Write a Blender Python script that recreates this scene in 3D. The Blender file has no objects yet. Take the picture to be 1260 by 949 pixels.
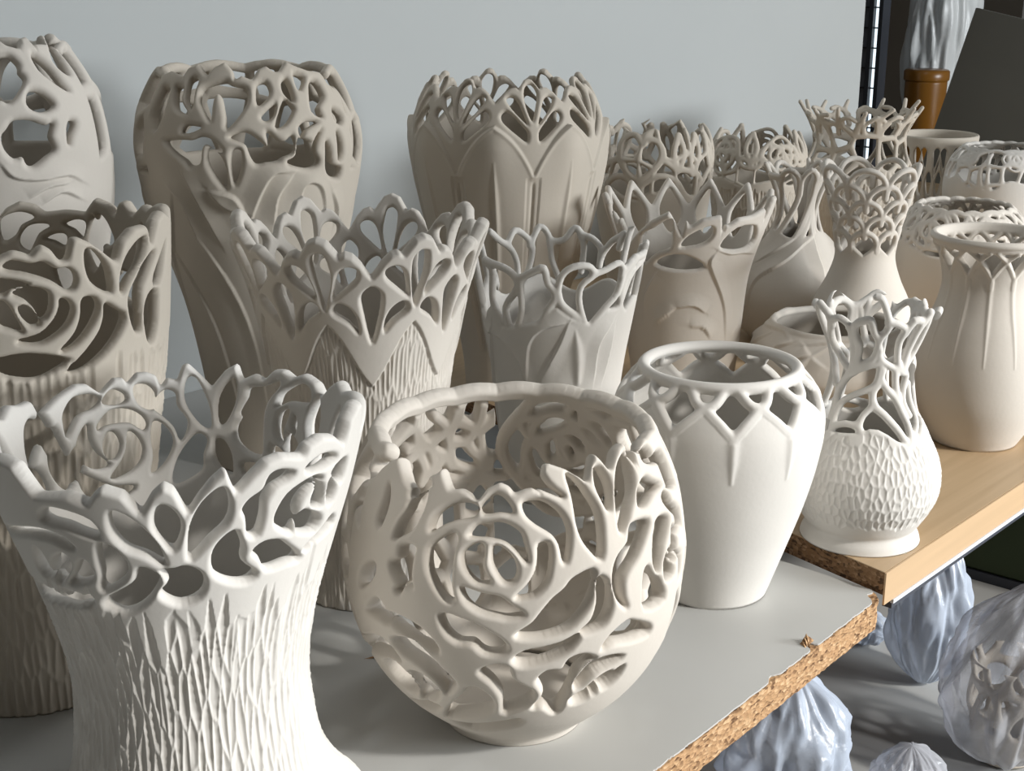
import bpy, bmesh, math, random
import numpy as np
from mathutils import Vector, noise, Matrix

C = bpy.context.scene
COL = C.collection
# ---------------------------------------------------------------- camera
cam = bpy.data.cameras.new('camera'); cam_o = bpy.data.objects.new('camera', cam); COL.objects.link(cam_o)
cam.lens = 36*1700/1260; cam.sensor_width = 36; cam.clip_start = .02; cam.clip_end = 60
cam_o.location = (0, 0, .5)
cam_o.rotation_euler = (math.radians(90-17), 0, math.radians(42-90))
C.camera = cam_o
# ---------------------------------------------------------------- world, light, exposure
C.view_settings.view_transform = 'Standard'; C.view_settings.look = 'None'
C.view_settings.exposure = 0.66; C.view_settings.gamma = 1.0; C.view_settings.use_curve_mapping = False
wd = bpy.data.worlds.new('room_light'); C.world = wd; wd.use_nodes = True
bg = wd.node_tree.nodes['Background']; bg.inputs[0].default_value = (1.0, .95, .86, 1); bg.inputs[1].default_value = .04
def area(name, loc, target, sx, sy, power, col):
    l = bpy.data.lights.new(name, 'AREA'); l.shape = 'RECTANGLE'; l.size = sx; l.size_y = sy; l.energy = power; l.color = col
    o = bpy.data.objects.new(name, l); COL.objects.link(o); o.location = loc
    d = Vector(target)-Vector(loc); o.rotation_euler = d.to_track_quat('-Z', 'Y').to_euler()
    return o
# low daylight through the window behind the camera: an added unseen slab keeps the beam off the back row
area('window_daylight', (1.9, -4.0, 2.96), (.75, .57, .1), .38, .38, 168, (1.0, .97, .92))
# broad soft daylight from the room's other window, to the right
area('side_window_daylight', (2.7, -2.6, .80), (1.0, 1.0, .35), 1.9, .75, 100, (.93, .97, 1.0))
area('overhead_fill', (1.1, .75, 2.1), (1.1, 1.0, 0), 1.5, .3, 4, (.95, .98, 1.0))  # added soft overhead fill for the upper wall, not a lamp of the room
# ---------------------------------------------------------------- helpers
def empty(name, loc, rz, label, cat, group=None):
    o = bpy.data.objects.new(name, None); COL.objects.link(o); o.empty_display_size = .03
    o.location = loc; o.rotation_euler = (0, 0, rz); tag(o, label, cat, group); return o
def tag(o, label=None, cat=None, group=None, kind=None):
    if label: o['label'] = label
    if cat: o['category'] = cat
    if group: o['group'] = group
    if kind: o['kind'] = kind
    return o
def mesh_obj(name, V, loops, cnt, mat, parent=None, normals=None, smooth=True):
    me = bpy.data.meshes.new(name)
    me.vertices.add(len(V)); me.vertices.foreach_set('co', np.asarray(V, np.float32).ravel())
    me.loops.add(len(loops)); me.loops.foreach_set('vertex_index', np.asarray(loops, np.int32))
    me.polygons.add(len(cnt)); st = np.r_[0, np.cumsum(cnt)[:-1]]
    me.polygons.foreach_set('loop_start', st.astype(np.int32))
    me.update(calc_edges=True)
    me.polygons.foreach_set('use_smooth', np.full(len(cnt), smooth))
    if normals is not None: me.normals_split_custom_set_from_vertices(normals.astype(np.float32).tolist())
    me.materials.append(mat)
    o = bpy.data.objects.new(name, me); COL.objects.link(o)
    if parent is not None: o.parent = parent
    return o
def bm_obj(name, bm, mat, parent=None, smooth=False):
    me = bpy.data.meshes.new(name); bm.to_mesh(me); bm.free(); me.materials.append(mat)
    if smooth: me.polygons.foreach_set('use_smooth', [True]*len(me.polygons))
    o = bpy.data.objects.new(name, me); COL.objects.link(o)
    if parent is not None: o.parent = parent
    return o
def box(name, x0, x1, y0, y1, z0, z1, mat, parent=None, bev=0., kind=None):
    bm = bmesh.new(); bmesh.ops.create_cube(bm, size=1)
    for v in bm.verts: v.co = ((x0+x1)/2+v.co.x*(x1-x0), (y0+y1)/2+v.co.y*(y1-y0), (z0+z1)/2+v.co.z*(z1-z0))
    if bev: bmesh.ops.bevel(bm, geom=bm.edges[:], offset=bev, segments=2, affect='EDGES')
    o = bm_obj(name, bm, mat, parent)
    if kind: o['kind'] = kind
    return o
# ---------------------------------------------------------------- materials
def nodes(name):
    m = bpy.data.materials.new(name); m.use_nodes = True; nt = m.node_tree
    return m, nt, nt.nodes['Principled BSDF']
def clay(name, col, var=.035):
    m, nt, b = nodes(name); N, L = nt.nodes, nt.links
    tc = N.new('ShaderNodeTexCoord'); n1 = N.new('ShaderNodeTexNoise'); n1.inputs['Scale'].default_value = 14; n1.inputs['Detail'].default_value = 5
    L.new(tc.outputs['Object'], n1.inputs['Vector'])
    r = N.new('ShaderNodeValToRGB'); r.color_ramp.elements[0].position = .3; r.color_ramp.elements[1].position = .7
    r.color_ramp.elements[0].color = (*[c*(1-var) for c in col], 1); r.color_ramp.elements[1].color = (*[min(1, c*(1+var)) for c in col], 1)
    L.new(n1.outputs['Fac'], r.inputs['Fac']); L.new(r.outputs[0], b.inputs['Base Color'])
    b.inputs['Roughness'].default_value = .8; b.inputs['Specular IOR Level'].default_value = .25
    n2 = N.new('ShaderNodeTexNoise'); n2.inputs['Scale'].default_value = 260; n2.inputs['Detail'].default_value = 3
    L.new(tc.outputs['Object'], n2.inputs['Vector'])
    bp = N.new('ShaderNodeBump'); bp.inputs['Strength'].default_value = .12; bp.inputs['Distance'].default_value = .001
    L.new(n2.outputs['Fac'], bp.inputs['Height']); L.new(bp.outputs[0], b.inputs['Normal'])
    return m
def plain(name, col, rough=.6, var=.04, scale=8., bump=0., metal=0., spec=.4, stretch=(1, 1, 1)):
    m, nt, b = nodes(name); N, L = nt.nodes, nt.links
    tc = N.new('ShaderNodeTexCoord'); mp = N.new('ShaderNodeMapping'); mp.inputs['Scale'].default_value = stretch
    L.new(tc.outputs['Object'], mp.inputs['Vector'])
    n1 = N.new('ShaderNodeTexNoise'); n1.inputs['Scale'].default_value = scale; n1.inputs['Detail'].default_value = 6
    L.new(mp.outputs[0], n1.inputs['Vector'])
    r = N.new('ShaderNodeValToRGB'); r.color_ramp.elements[0].position = .3; r.color_ramp.elements[1].position = .7
    r.color_ramp.elements[0].color = (*[c*(1-var) for c in col], 1); r.color_ramp.elements[1].color = (*[min(1, c*(1+var)) for c in col], 1)
    L.new(n1.outputs['Fac'], r.inputs['Fac']); L.new(r.outputs[0], b.inputs['Base Color'])
    b.inputs['Roughness'].default_value = rough; b.inputs['Metallic'].default_value = metal; b.inputs['Specular IOR Level'].default_value = spec
    if bump:
        bp = N.new('ShaderNodeBump'); bp.inputs['Strength'].default_value = bump; bp.inputs['Distance'].default_value = .002
        L.new(n1.outputs['Fac'], bp.inputs['Height']); L.new(bp.outputs[0], b.inputs['Normal'])
    return m
CLAY_WHITE = clay('white_clay', (.66, .635, .595))
CLAY = clay('cream_clay', (.61, .565, .505))
CLAY_WARM = clay('warm_clay', (.54, .485, .41))
CLAY_GREY = clay('grey_clay', (.62, .59, .545))
# ---------------------------------------------------------------- surfaces of revolution
def catmull(P, n, closed=False):
    P = np.asarray(P, float)
    if len(P) < 3 and not closed:
        t = np.linspace(0, 1, n*(len(P)-1)+1)[:, None]
        return P[0]*(1-t)+P[-1]*t
    if closed:
        Q = np.vstack([P[-1], P, P[0], P[1]])
    else:
        Q = np.vstack([2*P[0]-P[1], P, 2*P[-1]-P[-2]])
    out = []
    t = (np.arange(n)/n)[:, None]
    for i in range(1, len(Q)-2):
        a, b, c, d = Q[i-1], Q[i], Q[i+1], Q[i+2]
        out.append(.5*((2*b)+(c-a)*t+(2*a-5*b+4*c-d)*t*t+(3*b-a-3*c+d)*t**3))
    if not closed:
        out.append(Q[-2][None])
    return np.vstack(out)

class Surf:
    """smooth profile (r, z) of a thrown pot, sampled by arc length s"""
    def __init__(self, prof, ext=.04):
        P = catmull(prof, 24)
        for _ in range(12):
            P[1:-1] = .5*P[1:-1]+.25*(P[:-2]+P[2:])
        d = np.r_[0, np.cumsum(np.hypot(*np.diff(P, axis=0).T))]
        tn = P[-1]-P[-6]; tn /= np.hypot(*tn)
        k = max(2, int(ext/.002))
        E = P[-1]+tn*(np.arange(1, k+1)*.002)[:, None]
        self.top = d[-1]
        self.s = np.r_[d, d[-1]+np.arange(1, k+1)*.002]
        self.r = np.r_[P[:, 0], E[:, 0]]; self.z = np.r_[P[:, 1], E[:, 1]]
        dr = np.gradient(self.r, self.s); dz = np.gradient(self.z, self.s)
        l = np.hypot(dr, dz); self.nr = dz/l; self.nz = -dr/l
    def at(self, s):
        f = lambda a: np.interp(s, self.s, a)
        return f(self.r), f(self.z), f(self.nr), f(self.nz)
    def sz(self, z):
        return float(np.interp(z, self.z, self.s))
# carved line work of each pot: [angle in tenths of a degree, height along the wall in tenths of a millimetre, ...]
TR = {
"V1": {"h":[[-190,2432,-156,2408,-117,2336,-78,2220,-65,2132,-67,2100,-111,2158,-165,2202,-196,2283,-201,2366],[-52,2466,-23,2427,-5,2343,-12,2262,-33,2192,-59,2239,-77,2323,-72,2414],[-247,2225,-209,2198,-183,2115,-187,2036,-223,1965,-276,1910,-282,1944,-268,2014,-262,2126],[-138,2071,-96,2035,-89,1979,-123,1879,-176,1798,-240,1757,-290,1793,-273,1854,-206,1922,-162,1981],[-396,2412,-324,2409,-263,2367,-245,2278,-294,2289,-354,2324,-429,2339],[-758,2102,-504,2243,-392,2250,-343,2192,-368,2185,-425,2216,-547,2189,-707,2101],[-325,2100,-305,2050,-315,1980,-371,1935,-407,1927,-370,1997],[-450,1853,-365,1840,-339,1838,-364,1783,-440,1777],[-394,2121,-380,2072,-404,1996,-467,1901,-473,1988,-441,2069],[-514,2111,-496,2064,-492,1979,-485,1949,-540,1920,-557,1988],[-758,1773,-614,1810,-509,1801,-399,1788,-451,1738,-565,1714,-762,1669],[113,2533,129,2491,137,2393,123,2302,73,2222,20,2124,14,2182,23,2313,51,2433,85,2506],[-73,2048,-33,2055,3,2064,44,2012,57,1926,36,1848,-23,1814,-72,1857,-82,1906,-53,1974],[149,2253,166,2208,182,2121,183,2029,236,1931,207,1893,145,1922,93,1996,87,2115,108,2198],[221,2090,255,2129,313,2107,355,2047,428,1929,370,1933,282,1941,249,2029],[178,2376,197,2430,238,2474,256,2549,288,2562,331,2529,315,2496,270,2468,241,2399,239,2303,227,2200,198,2215,190,2317],[291,2308,321,2398,377,2439,434,2445,463,2405,405,2368,370,2293,365,2143,312,2197,290,2243],[376,2235,412,2245,499,2142,484,2074,398,2122,380,2167],[431,2341,457,2388,485,2316,490,2237,454,2239,432,2276],[505,2367,535,2368,562,2295,557,2223,522,2225],[442,1983,522,2047,581,2095,627,2017,504,1992,459,1966],[382,2530,427,2565,485,2549,520,2505,468,2486,406,2494],[514,2425,571,2460,606,2426,605,2330,579,2327],[-1382,2420,-1433,2494,-1498,2496,-1537,2452,-1498,2408,-1436,2385,-1373,2277,-1371,2357],[-1548,2448,-1586,2494,-1621,2464,-1628,2422,-1599,2401,-1550,2417],[-1671,2499,-1708,2496,-1736,2435,-1725,2338,-1683,2367,-1664,2442],[-1733,2386,-1773,2449,-1809,2423,-1812,2343,-1847,2249,-1839,2170,-1817,2123,-1796,2216,-1750,2303,-1730,2337],[-1719,2249,-1747,2244,-1782,2168,-1784,2088,-1743,1985,-1691,1936,-1707,2033,-1707,2153],[-1508,2295,-1562,2364,-1618,2365,-1669,2321,-1692,2256,-1678,2214,-1637,2270,-1588,2285,-1536,2284,-1507,2265],[-1515,2173,-1541,2232,-1569,2222,-1582,2148,-1558,2076,-1526,2069,-1511,2115],[-1621,2215,-1652,2176,-1665,2093,-1642,2010,-1581,1959,-1515,1953,-1571,2032,-1604,2111],[-1406,2220,-1448,2300,-1473,2309,-1467,2222,-1484,2126,-1522,2040,-1469,2032,-1422,2074,-1399,2145],[-1376,2052,-1433,1989,-1514,1903,-1608,1870,-1557,1827,-1486,1815,-1408,1861,-1368,1951],[-1295,2338,-1328,2360,-1341,2284,-1356,2157,-1345,2013,-1303,1976,-1261,2030,-1241,2132,-1263,2238],[-1186,2431,-1228,2464,-1266,2433,-1258,2339,-1202,2255,-1160,2163,-1159,2083,-1133,2121,-1136,2257,-1159,2360],[-1776,1882,-1807,2017,-1870,2140,-1904,2149,-1922,2108,-1906,2028,-1902,1939,-1864,1891,-1799,1849],[1743,2511,1717,2519,1691,2438,1665,2308,1663,2198,1700,2218,1743,2321,1756,2412],[1574,2515,1562,2461,1569,2351,1597,2249,1620,2218,1632,2267,1629,2378,1604,2469],[1640,2118,1607,2109,1574,2021,1567,1902,1610,1939,1639,2018],[1507,2458,1454,2476,1395,2523,1386,2501,1415,2434,1437,2370,1445,2279,1441,2160,1437,2051,1498,2060,1546,2124,1554,2203,1538,2264,1545,2303,1517,2396],[1380,2393,1364,2457,1294,2532,1239,2517,1224,2454,1268,2427,1334,2416,1379,2373],[1375,2235,1368,2327,1336,2361,1327,2338,1346,2223,1338,2146,1362,2169],[1296,2328,1280,2284,1284,2213,1300,2258],[1386,2113,1329,2079,1312,2064,1379,2044],[1520,1972,1459,1976,1497,1910]],"of":[[-431,2479,-314,2516,-260,2478,-232,2542,-209,2573,-151,2537,-111,2427,-76,2534,-42,2588,-13,2554,19,2409,49,2495,87,2582,126,2640,142,2547,154,2494,194,2565,241,2640,290,2653,362,2614,380,2661,437,2685,497,2653,556,2571,572,2688,618,2755,651,2768]],"ob":[[-1195,2575,-1254,2572,-1275,2458,-1369,2532,-1455,2580,-1497,2567,-1541,2489,-1597,2569,-1632,2563,-1643,2519,-1680,2582,-1715,2579,-1751,2546,-1758,2472,-1785,2530,-1820,2510,-1842,2607,-1861,2616,-1903,2540,-1944,2461,-1993,2567,-2038,2617,-2060,2514,-2110,2557,-2149,2528,-2187,2598,-2229,2608,-2273,2568,-2325,2610,-2390,2577,-2436,2503,-2482,2591,-2529,2649]]},
"V2": {"h":[[5,3263,33,3291,85,3261,125,3265,164,3210,203,3206,225,3146,220,3082,192,3070,143,3143,71,3206,13,3236],[-7,3181,74,3134,18,3105,-12,3084,-46,3128],[23,3085,67,3115,109,3099,136,3053,129,2948,104,2901,85,2972,57,3039],[37,2990,62,2998,90,2932,97,2876,69,2870,43,2929],[-14,3046,13,2988,28,2919,42,2835,6,2857,-23,2888,-42,2984],[170,3016,196,2995,208,2924,177,2825,108,2751,57,2751,27,2778,98,2808,146,2890,165,2965],[259,3001,289,2984,303,2904,261,2782,208,2698,159,2674,210,2773,234,2875,241,2981],[327,2935,377,2874,414,2816,394,2727,330,2614,241,2525,179,2527,243,2636,300,2753,321,2855],[-74,2639,-34,2674,61,2682,181,2611,134,2550,73,2512,9,2528,-40,2565],[265,3306,298,3289,342,3174,355,3061,354,3001,314,3036,277,3103,262,3201],[527,3303,532,3240,493,3131,437,3057,397,2977,395,3087,421,3200,473,3282],[565,3185,588,3169,528,3047,490,2937,496,2708,466,2687,439,2791,430,2935,469,3044,517,3135],[547,2912,603,2915,613,2767,607,2654,574,2561,536,2602,514,2757,520,2853],[666,3187,693,3190,641,2984,586,2952,578,3026],[1782,3166,1739,3216,1694,3221,1654,3180,1706,3128,1732,3052,1778,3018],[1713,2972,1714,3035,1684,3111,1637,3133,1595,3116,1640,3062,1667,2977,1684,2931],[1611,3022,1577,3054,1537,3055,1526,3024,1540,2968,1579,3007],[1530,3133,1483,3167,1440,3147,1448,3068,1462,3036,1494,3096],[1379,3216,1347,3189,1319,3117,1300,3027,1347,2987,1378,3092]],"of":[[-36,3307,0,3328,36,3354,65,3336,88,3310,101,3348,124,3375,153,3336,179,3254,202,3265,217,3391,241,3395,285,3346,343,3254,380,3190,405,3313,466,3386,538,3384,553,3314,562,3228,612,3389,676,3429,827,3312]],"ob":[[-1768,3126,-1816,3198,-1841,3257,-1895,3307,-1954,3281,-1989,3221,-2078,3241,-2160,3228,-2177,3273,-2210,3342,-2286,3295,-2315,3227,-2334,3326,-2368,3347,-2422,3252,-2496,3346]]},
"V5": {"k":[[281,3044,306,3010,320,2820,287,2627,269,2588,243,2766,235,2968,258,3035],[115,2902,155,2933,197,2890,226,2769,233,2667,164,2751,117,2830],[44,2766,83,2740,105,2674,95,2503,60,2306,34,2365,10,2539,0,2683],[204,2630,237,2595,237,2537,166,2464,118,2386,121,2485,153,2581],[277,2572,51,2250],[265,3135,194,3005,137,3007,59,2865]]},
"V6": {"k":[[142,3735,180,3725,205,3623,181,3460,146,3291,112,3421,99,3582,110,3689],[-16,3554,18,3591,59,3553,89,3450,121,3251,62,3351,9,3466],[-46,3365,-19,3423,24,3394,76,3294,120,3181,111,3071,45,3156,-30,3281],[149,3040,412,3227,-67,3225,159,2754],[157,3780,221,3668,282,3672,348,3580,366,3517]]},
"V8": {"h":[[-158,1886,-130,1937,-101,1950,-93,1897,-98,1822,-86,1758,-74,1722,-111,1717,-145,1776,-158,1830],[-62,1936,-34,1929,-1,1866,9,1792,-1,1736,-28,1726,-51,1781,-66,1854],[-274,1879,-238,1956,-198,1996,-183,1963,-192,1868,-196,1763,-194,1659,-186,1584,-211,1585,-248,1669,-272,1766],[-277,1990,-271,2075,-237,2141,-180,2187,-131,2178,-123,2138,-142,2104,-194,2079,-239,2039],[-114,2171,-90,2224,-59,2249,-27,2219,-3,2147,-46,2147,-97,2133],[-553,1614,-498,1678,-489,1618,-524,1521,-576,1460,-579,1521],[-417,1724,-383,1768,-381,1841,-357,1868,-327,1857,-334,1787,-336,1669,-329,1613,-358,1609,-376,1548,-389,1561,-377,1608,-405,1662],[-412,1883,-404,1984,-378,2082,-372,2132,-343,2201,-320,2219,-319,2125,-332,2034,-354,1960,-388,1915],[-491,1908,-510,1965,-499,2071,-501,2179,-491,2174,-472,2085,-477,1974],[-685,2176,-628,2148,-622,1975,-605,1843,-665,1967,-665,2072],[-377,2236,-332,2290,-312,2250,-345,2209,-377,2159],[-142,1999,-121,2057,-80,2078,-45,2084,-13,2067,20,2025,33,1961,42,1850,6,1919,-28,1971,-78,1991,-118,1991],[80,1948,107,1955,115,1900,110,1804,97,1716,62,1645,9,1628,43,1702,68,1785,76,1867],[-159,1658,-146,1666,-94,1640,-43,1626,-10,1577,29,1519,-16,1498,-48,1506,-99,1527,-141,1581],[417,1965,498,1952,467,1865,420,1764,382,1706,357,1642,356,1537,369,1459,337,1531,322,1634,328,1734,350,1805,392,1866],[442,1587,464,1674,499,1597,540,1518,566,1373,454,1392],[30,2193,54,2214,96,2211,136,2169,165,2109,180,2024,175,1924,162,1834,153,1855,146,1939,124,2007,76,2067,42,2124],[200,2360,239,2304,265,2223,290,2131,298,2045,294,1943,281,1816,246,1885,224,1957,213,2043,211,2145,208,2238],[319,2358,348,2358,362,2295,368,2216,352,2127,335,2096,320,2168,308,2256],[422,2321,468,2381,500,2387,497,2277,474,2169,428,2074,391,1977,367,1950,369,2063,386,2199],[608,2366,653,2363,667,2290,654,2244,587,2282,573,2331],[516,2187,554,2207,584,2170,637,2107,566,2089,504,2045,468,2059,484,2144],[527,1902,574,1932,626,1897,610,1826,565,1735,536,1623,517,1595,496,1682,504,1797],[611,2030,658,2052,683,1961,677,1882,631,1955],[638,1827,669,1741,653,1606,624,1588,615,1720],[606,1705,624,1588,624,1502,566,1507,557,1638],[97,2403,123,2308,173,2224,141,2245,99,2279,70,2304,62,2397,76,2526,105,2486],[275,1704,307,1637,313,1537,304,1440,279,1375,228,1352,209,1367,245,1430,263,1535,264,1644],[9,1381,57,1454,85,1525,119,1604,157,1661,178,1708,203,1735,247,1756,258,1693,244,1591,213,1492,166,1407,108,1371,46,1360],[1,1205,35,1260,92,1281,150,1307,203,1350,176,1258,129,1202,65,1164,19,1161],[80,1028,109,1095,158,1095,179,1171,222,1191,265,1147,247,1111,207,1035,196,922,182,776,163,671,112,762,73,761,105,883,95,957],[214,914,217,998,261,1104,316,1124,383,1085,342,1036,280,996,238,918],[259,870,306,963,352,972,309,798,284,826],[325,842,341,938,399,993,398,910,361,833],[211,802,245,860,290,811,274,762,230,749],[291,1206,317,1288,372,1349,406,1334,486,1247,496,1181,411,1191,336,1222],[-81,1138,-45,1159,-16,1130,-5,1035,38,967,65,910,55,816,1,735,-37,710,-37,876,-66,997,-107,1087],[-152,938,-117,934,-85,859,-76,769,-101,678,-196,583,-316,495,-230,743,-177,862],[-227,1463,-204,1483,-161,1463,-119,1439,-48,1357,-22,1286,-48,1246,-90,1247,-126,1308,-175,1305,-212,1365],[-431,1379,-365,1382,-301,1347,-261,1282,-244,1207,-295,1226,-351,1269,-413,1308],[-699,964,-525,1134,-451,1130,-412,1022,-481,991,-571,950,-701,864],[-425,1191,-353,1235,-304,1195,-255,1100,-209,992,-208,930,-242,854,-259,933,-301,1030,-343,1074,-390,1110],[-521,924,-447,976,-402,909,-389,770,-425,698,-482,733,-513,822],[-387,944,-330,965,-291,898,-278,823,-325,712,-385,677,-378,832],[-601,592,-566,517,-378,642,-306,654,-416,493,-536,472],[-512,1404,-477,1447,-438,1392,-429,1296,-479,1302,-546,1315],[-299,432,-198,478,-74,559,18,622,20,539,-84,414,-239,310]],"of":[[-615,2147,-571,2271,-537,2331,-494,2374,-419,2249,-383,2213,-355,2265,-328,2309,-298,2344,-277,2385,-248,2308,-227,2259,-188,2272,-157,2254,-127,2206,-97,2287,-50,2329,-17,2306,3,2263,37,2286,68,2294,90,2268,111,2431,134,2438,200,2393,254,2326,272,2291,333,2461,358,2417,385,2330,455,2445,503,2473,531,2406,516,2268,578,2356,661,2403,699,2352]],"k":[[-1538,1718,-1528,1870,-1517,2005,-1535,2206],[-1517,2005,-1470,2117,-1426,2191],[-1331,2128,-1348,2014,-1400,1936,-1499,1805,-1538,1718],[-1312,1944,-1369,1964],[-1538,1718,-1605,1649,-1701,1581,-1763,1564],[-1545,1903,-1599,1914,-1646,2079,-1657,2234],[-1599,1900,-1637,1790,-1706,1728],[-1499,1805,-1477,1741,-1440,1696,-1415,1647],[-1378,1871,-1413,1720,-1402,1605],[-1622,1476,-1656,1553,-1713,1556]],"rose_c":[[1567,1818]]},
"V4": {"h":[[-264,3911,-257,4012,-206,4065,-123,4097,-86,4066,-5,4024,5,3913,-26,3797,-103,3638,-111,3741,-133,3915,-163,3970,-184,3894,-186,3740,-195,3712,-239,3824],[59,4042,116,4081,132,3987,112,3918,53,3852],[68,3745,145,3856,136,3750,91,3697],[212,4064,247,4104,262,3977,253,3866,209,3961],[201,3901,246,3817,230,3751,181,3651,132,3647],[321,4166,382,4114,316,3982,302,4046],[408,4045,465,4060,479,3909,402,3798,408,3698,351,3765,369,3924],[505,3772,551,3734,574,3660,537,3608,494,3664],[254,3615,300,3672,374,3661,292,3597,263,3529],[243,3522,285,3507,323,3473,351,3525,384,3583,347,3478,331,3386,354,3295,336,3240,277,3226,195,3274,182,3317,223,3361],[-94,3555,-45,3601,3,3590,58,3509,88,3470,86,3600,137,3521,177,3508,211,3551,227,3474,213,3389,161,3354,130,3320,71,3306,23,3300,-3,3387,-19,3480,-56,3518],[405,3468,429,3406,444,3247,516,3190,503,3092,436,3125,403,3197,397,3335],[-342,3591,-327,3654,-270,3658,-239,3641,-301,3589],[-449,3495,-346,3525,-289,3526,-235,3561,-183,3536,-133,3444,-146,3403,-204,3480,-230,3460,-248,3309,-296,3273,-326,3331,-383,3391],[-194,3461,-137,3370,-115,3198,-126,3081,-176,3178,-208,3330],[-72,3444,-40,3425,-44,3275,-79,3120,-94,3237,-88,3389],[-436,4022,-385,4005,-374,3885,-320,3768,-389,3805,-424,3921],[-355,4086,-325,4131,-295,4093,-302,3990,-300,3811,-342,3907],[490,3548,521,3464,520,3309,490,3276],[-543,4012,-482,3976,-484,3737,-531,3578,-568,3706,-558,3886]],"of":[[-787,4024,-734,4251,-543,4188,-486,4170,-408,4148,-405,4239,-333,4288,-243,4161,-217,4247,-138,4315,-77,4212,-65,4119,-26,4163,34,4117,80,4227,140,4264,190,4194,215,4197,292,4305,364,4242,441,4189,542,4161,552,4027,609,3954]],"rel":[[-24,2709,47,3035,109,3206,190,3216],[108,2697,128,2985,201,3175],[252,2884,259,3046,304,3098,371,3023,424,2761],[-355,3261,-273,2912,-197,2516],[-215,3058,-142,2899,-51,2836],[-40,2836,-95,3001,-215,3058],[-481,3124,-374,2899,-329,2503],[447,2984,508,2780,516,2628]]},
"V3": {"h":[[17,4348,105,4367,163,4357,199,4282,189,4214,209,4140,165,4040,103,3937,65,3965,-7,3990],[223,4024,285,4002,336,3891,271,3838,212,3866,194,3933],[111,3774,190,3771,268,3717,306,3731,277,3618,294,3513,245,3457,183,3390,150,3395,132,3468,89,3460,52,3544,46,3647,73,3704],[324,4361,394,4260,437,4087,460,4001,395,4076,325,4213],[383,3661,409,3729,441,3709,393,3598,375,3540],[553,4506,564,4394,541,4178,507,4159,464,4282]],"leaf":[[69,3804,125,3669,194,3586]],"of":[[31,4510,137,4538,174,4481,238,4439,292,4552,358,4576,367,4477,545,4587,711,4605,649,4467,609,4267]],"rel":[[24,3431,80,3303,189,3266,338,3278,440,3190],[137,3108,233,3195,350,3212],[205,3053,307,3137,424,3044]]},
"V7": {"k":[[-556,2407,-381,2382,-298,2309,-289,2197,-408,1991,-405,1831],[-556,2407,-493,2334,-539,2095,-539,1957,-451,1843],[-265,2292,-166,2372,-92,2412,-65,2268,-6,2157,-68,2019,-102,1902],[-257,2293,-261,2112,-270,1973,-310,1828],[-6,2157,22,2338,91,2426,193,2430,237,2346,158,2242,150,2084,193,1897],[-6,2157,41,2044,158,1923],[237,2346,325,2378,430,2425,481,2324,459,2125,369,2008,268,1865],[513,1975,512,2226,603,2427],[481,2324,603,2427,839,2415],[520,2065,605,2314,839,2381],[-1259,2505,-1332,2409,-1425,2312,-1471,2166,-1466,1982],[-1409,2360,-1478,2476,-1560,2409,-1606,2289,-1581,2129,-1538,2018],[-1590,2314,-1664,2493,-1726,2421,-1741,2305,-1757,2143,-1809,1981],[-1741,2352,-1838,2363,-1915,2483,-1966,2417,-1990,2292,-1984,2060],[1634,2417,1548,2392,1466,2288,1470,2126],[1462,2243,1380,2396,1284,2473],[1284,2473,1307,2342]],"of":[[-840,1866,-699,1818,-459,1794,-301,1830,-152,1897,-68,1996,-6,2044,91,1950,249,1867,372,1984,458,1988,532,2016]],"rel":[[-258,1321,-217,1658,-104,1833,77,1894],[77,1894,-3,1627,-136,1314],[-765,1704,-479,1673,-332,1496,-282,1294],[325,1293,329,1646,433,1856],[423,1297,467,1802]],"leaf":[[129,1822,159,1574,175,1290]]},
"V10": {"k":[[418,1112,336,1228,196,1340,59,1418,40,1523,102,1605,127,1718],[59,1418,-62,1331,-118,1246,-261,1240,-407,1197],[-118,1246,-54,1173],[132,1690,83,1591,-74,1530,-254,1472,-396,1396,-434,1277,-410,1168],[143,1619,260,1536,377,1463,458,1350,518,1234,499,1100],[92,1806,156,1777,295,1729,493,1685,583,1632,523,1530,506,1424,591,1304],[347,1712,378,1570,415,1460],[78,1776,-75,1739,-266,1676,-412,1586,-502,1488,-498,1377,-480,1267],[127,1718,59,1899,60,2014,131,2132,77,2312,31,2424,-8,2437],[44,2014,-7,2076,-41,2188,-109,2181,-184,2138,-211,2036,-170,1928,-198,1815,-266,1690],[59,1899,-3,1802,-157,1738],[-290,1687,-258,1838,-256,2077,-324,2161,-417,2156,-525,2069,-620,1894,-496,1784,-364,1691],[122,2181,210,2164,312,2093,286,1979,321,1847,387,1738,493,1685],[320,2075,375,2185,487,2154,475,2042,468,1881,485,1700],[485,1700,608,1861,590,2088,529,2244],[487,2154,529,2244],[-641,2242,-816,2002,-835,1836,-706,1675,-602,1526],[-592,2262,-496,2169,-511,2072],[499,1100,717,1253,660,1430,642,1569],[-1173,2051,-1320,2131,-1422,2136,-1515,2045,-1443,1895],[-1535,2058,-1625,2098,-1705,2127,-1689,1986,-1747,1889],[-1541,2044,-1509,1891],[1634,2003,1569,2081,1472,2153,1363,2085,1339,1973],[-1689,1986,-1847,2105],[-984,2158,-1173,2051],[1363,2085,1113,2108]],"of":[[-462,1141,-302,1156,-168,1172,-55,1179,20,1225,120,1222,217,1182,311,1123,408,1080,541,1134,789,1179,967,1067]]},
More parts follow.
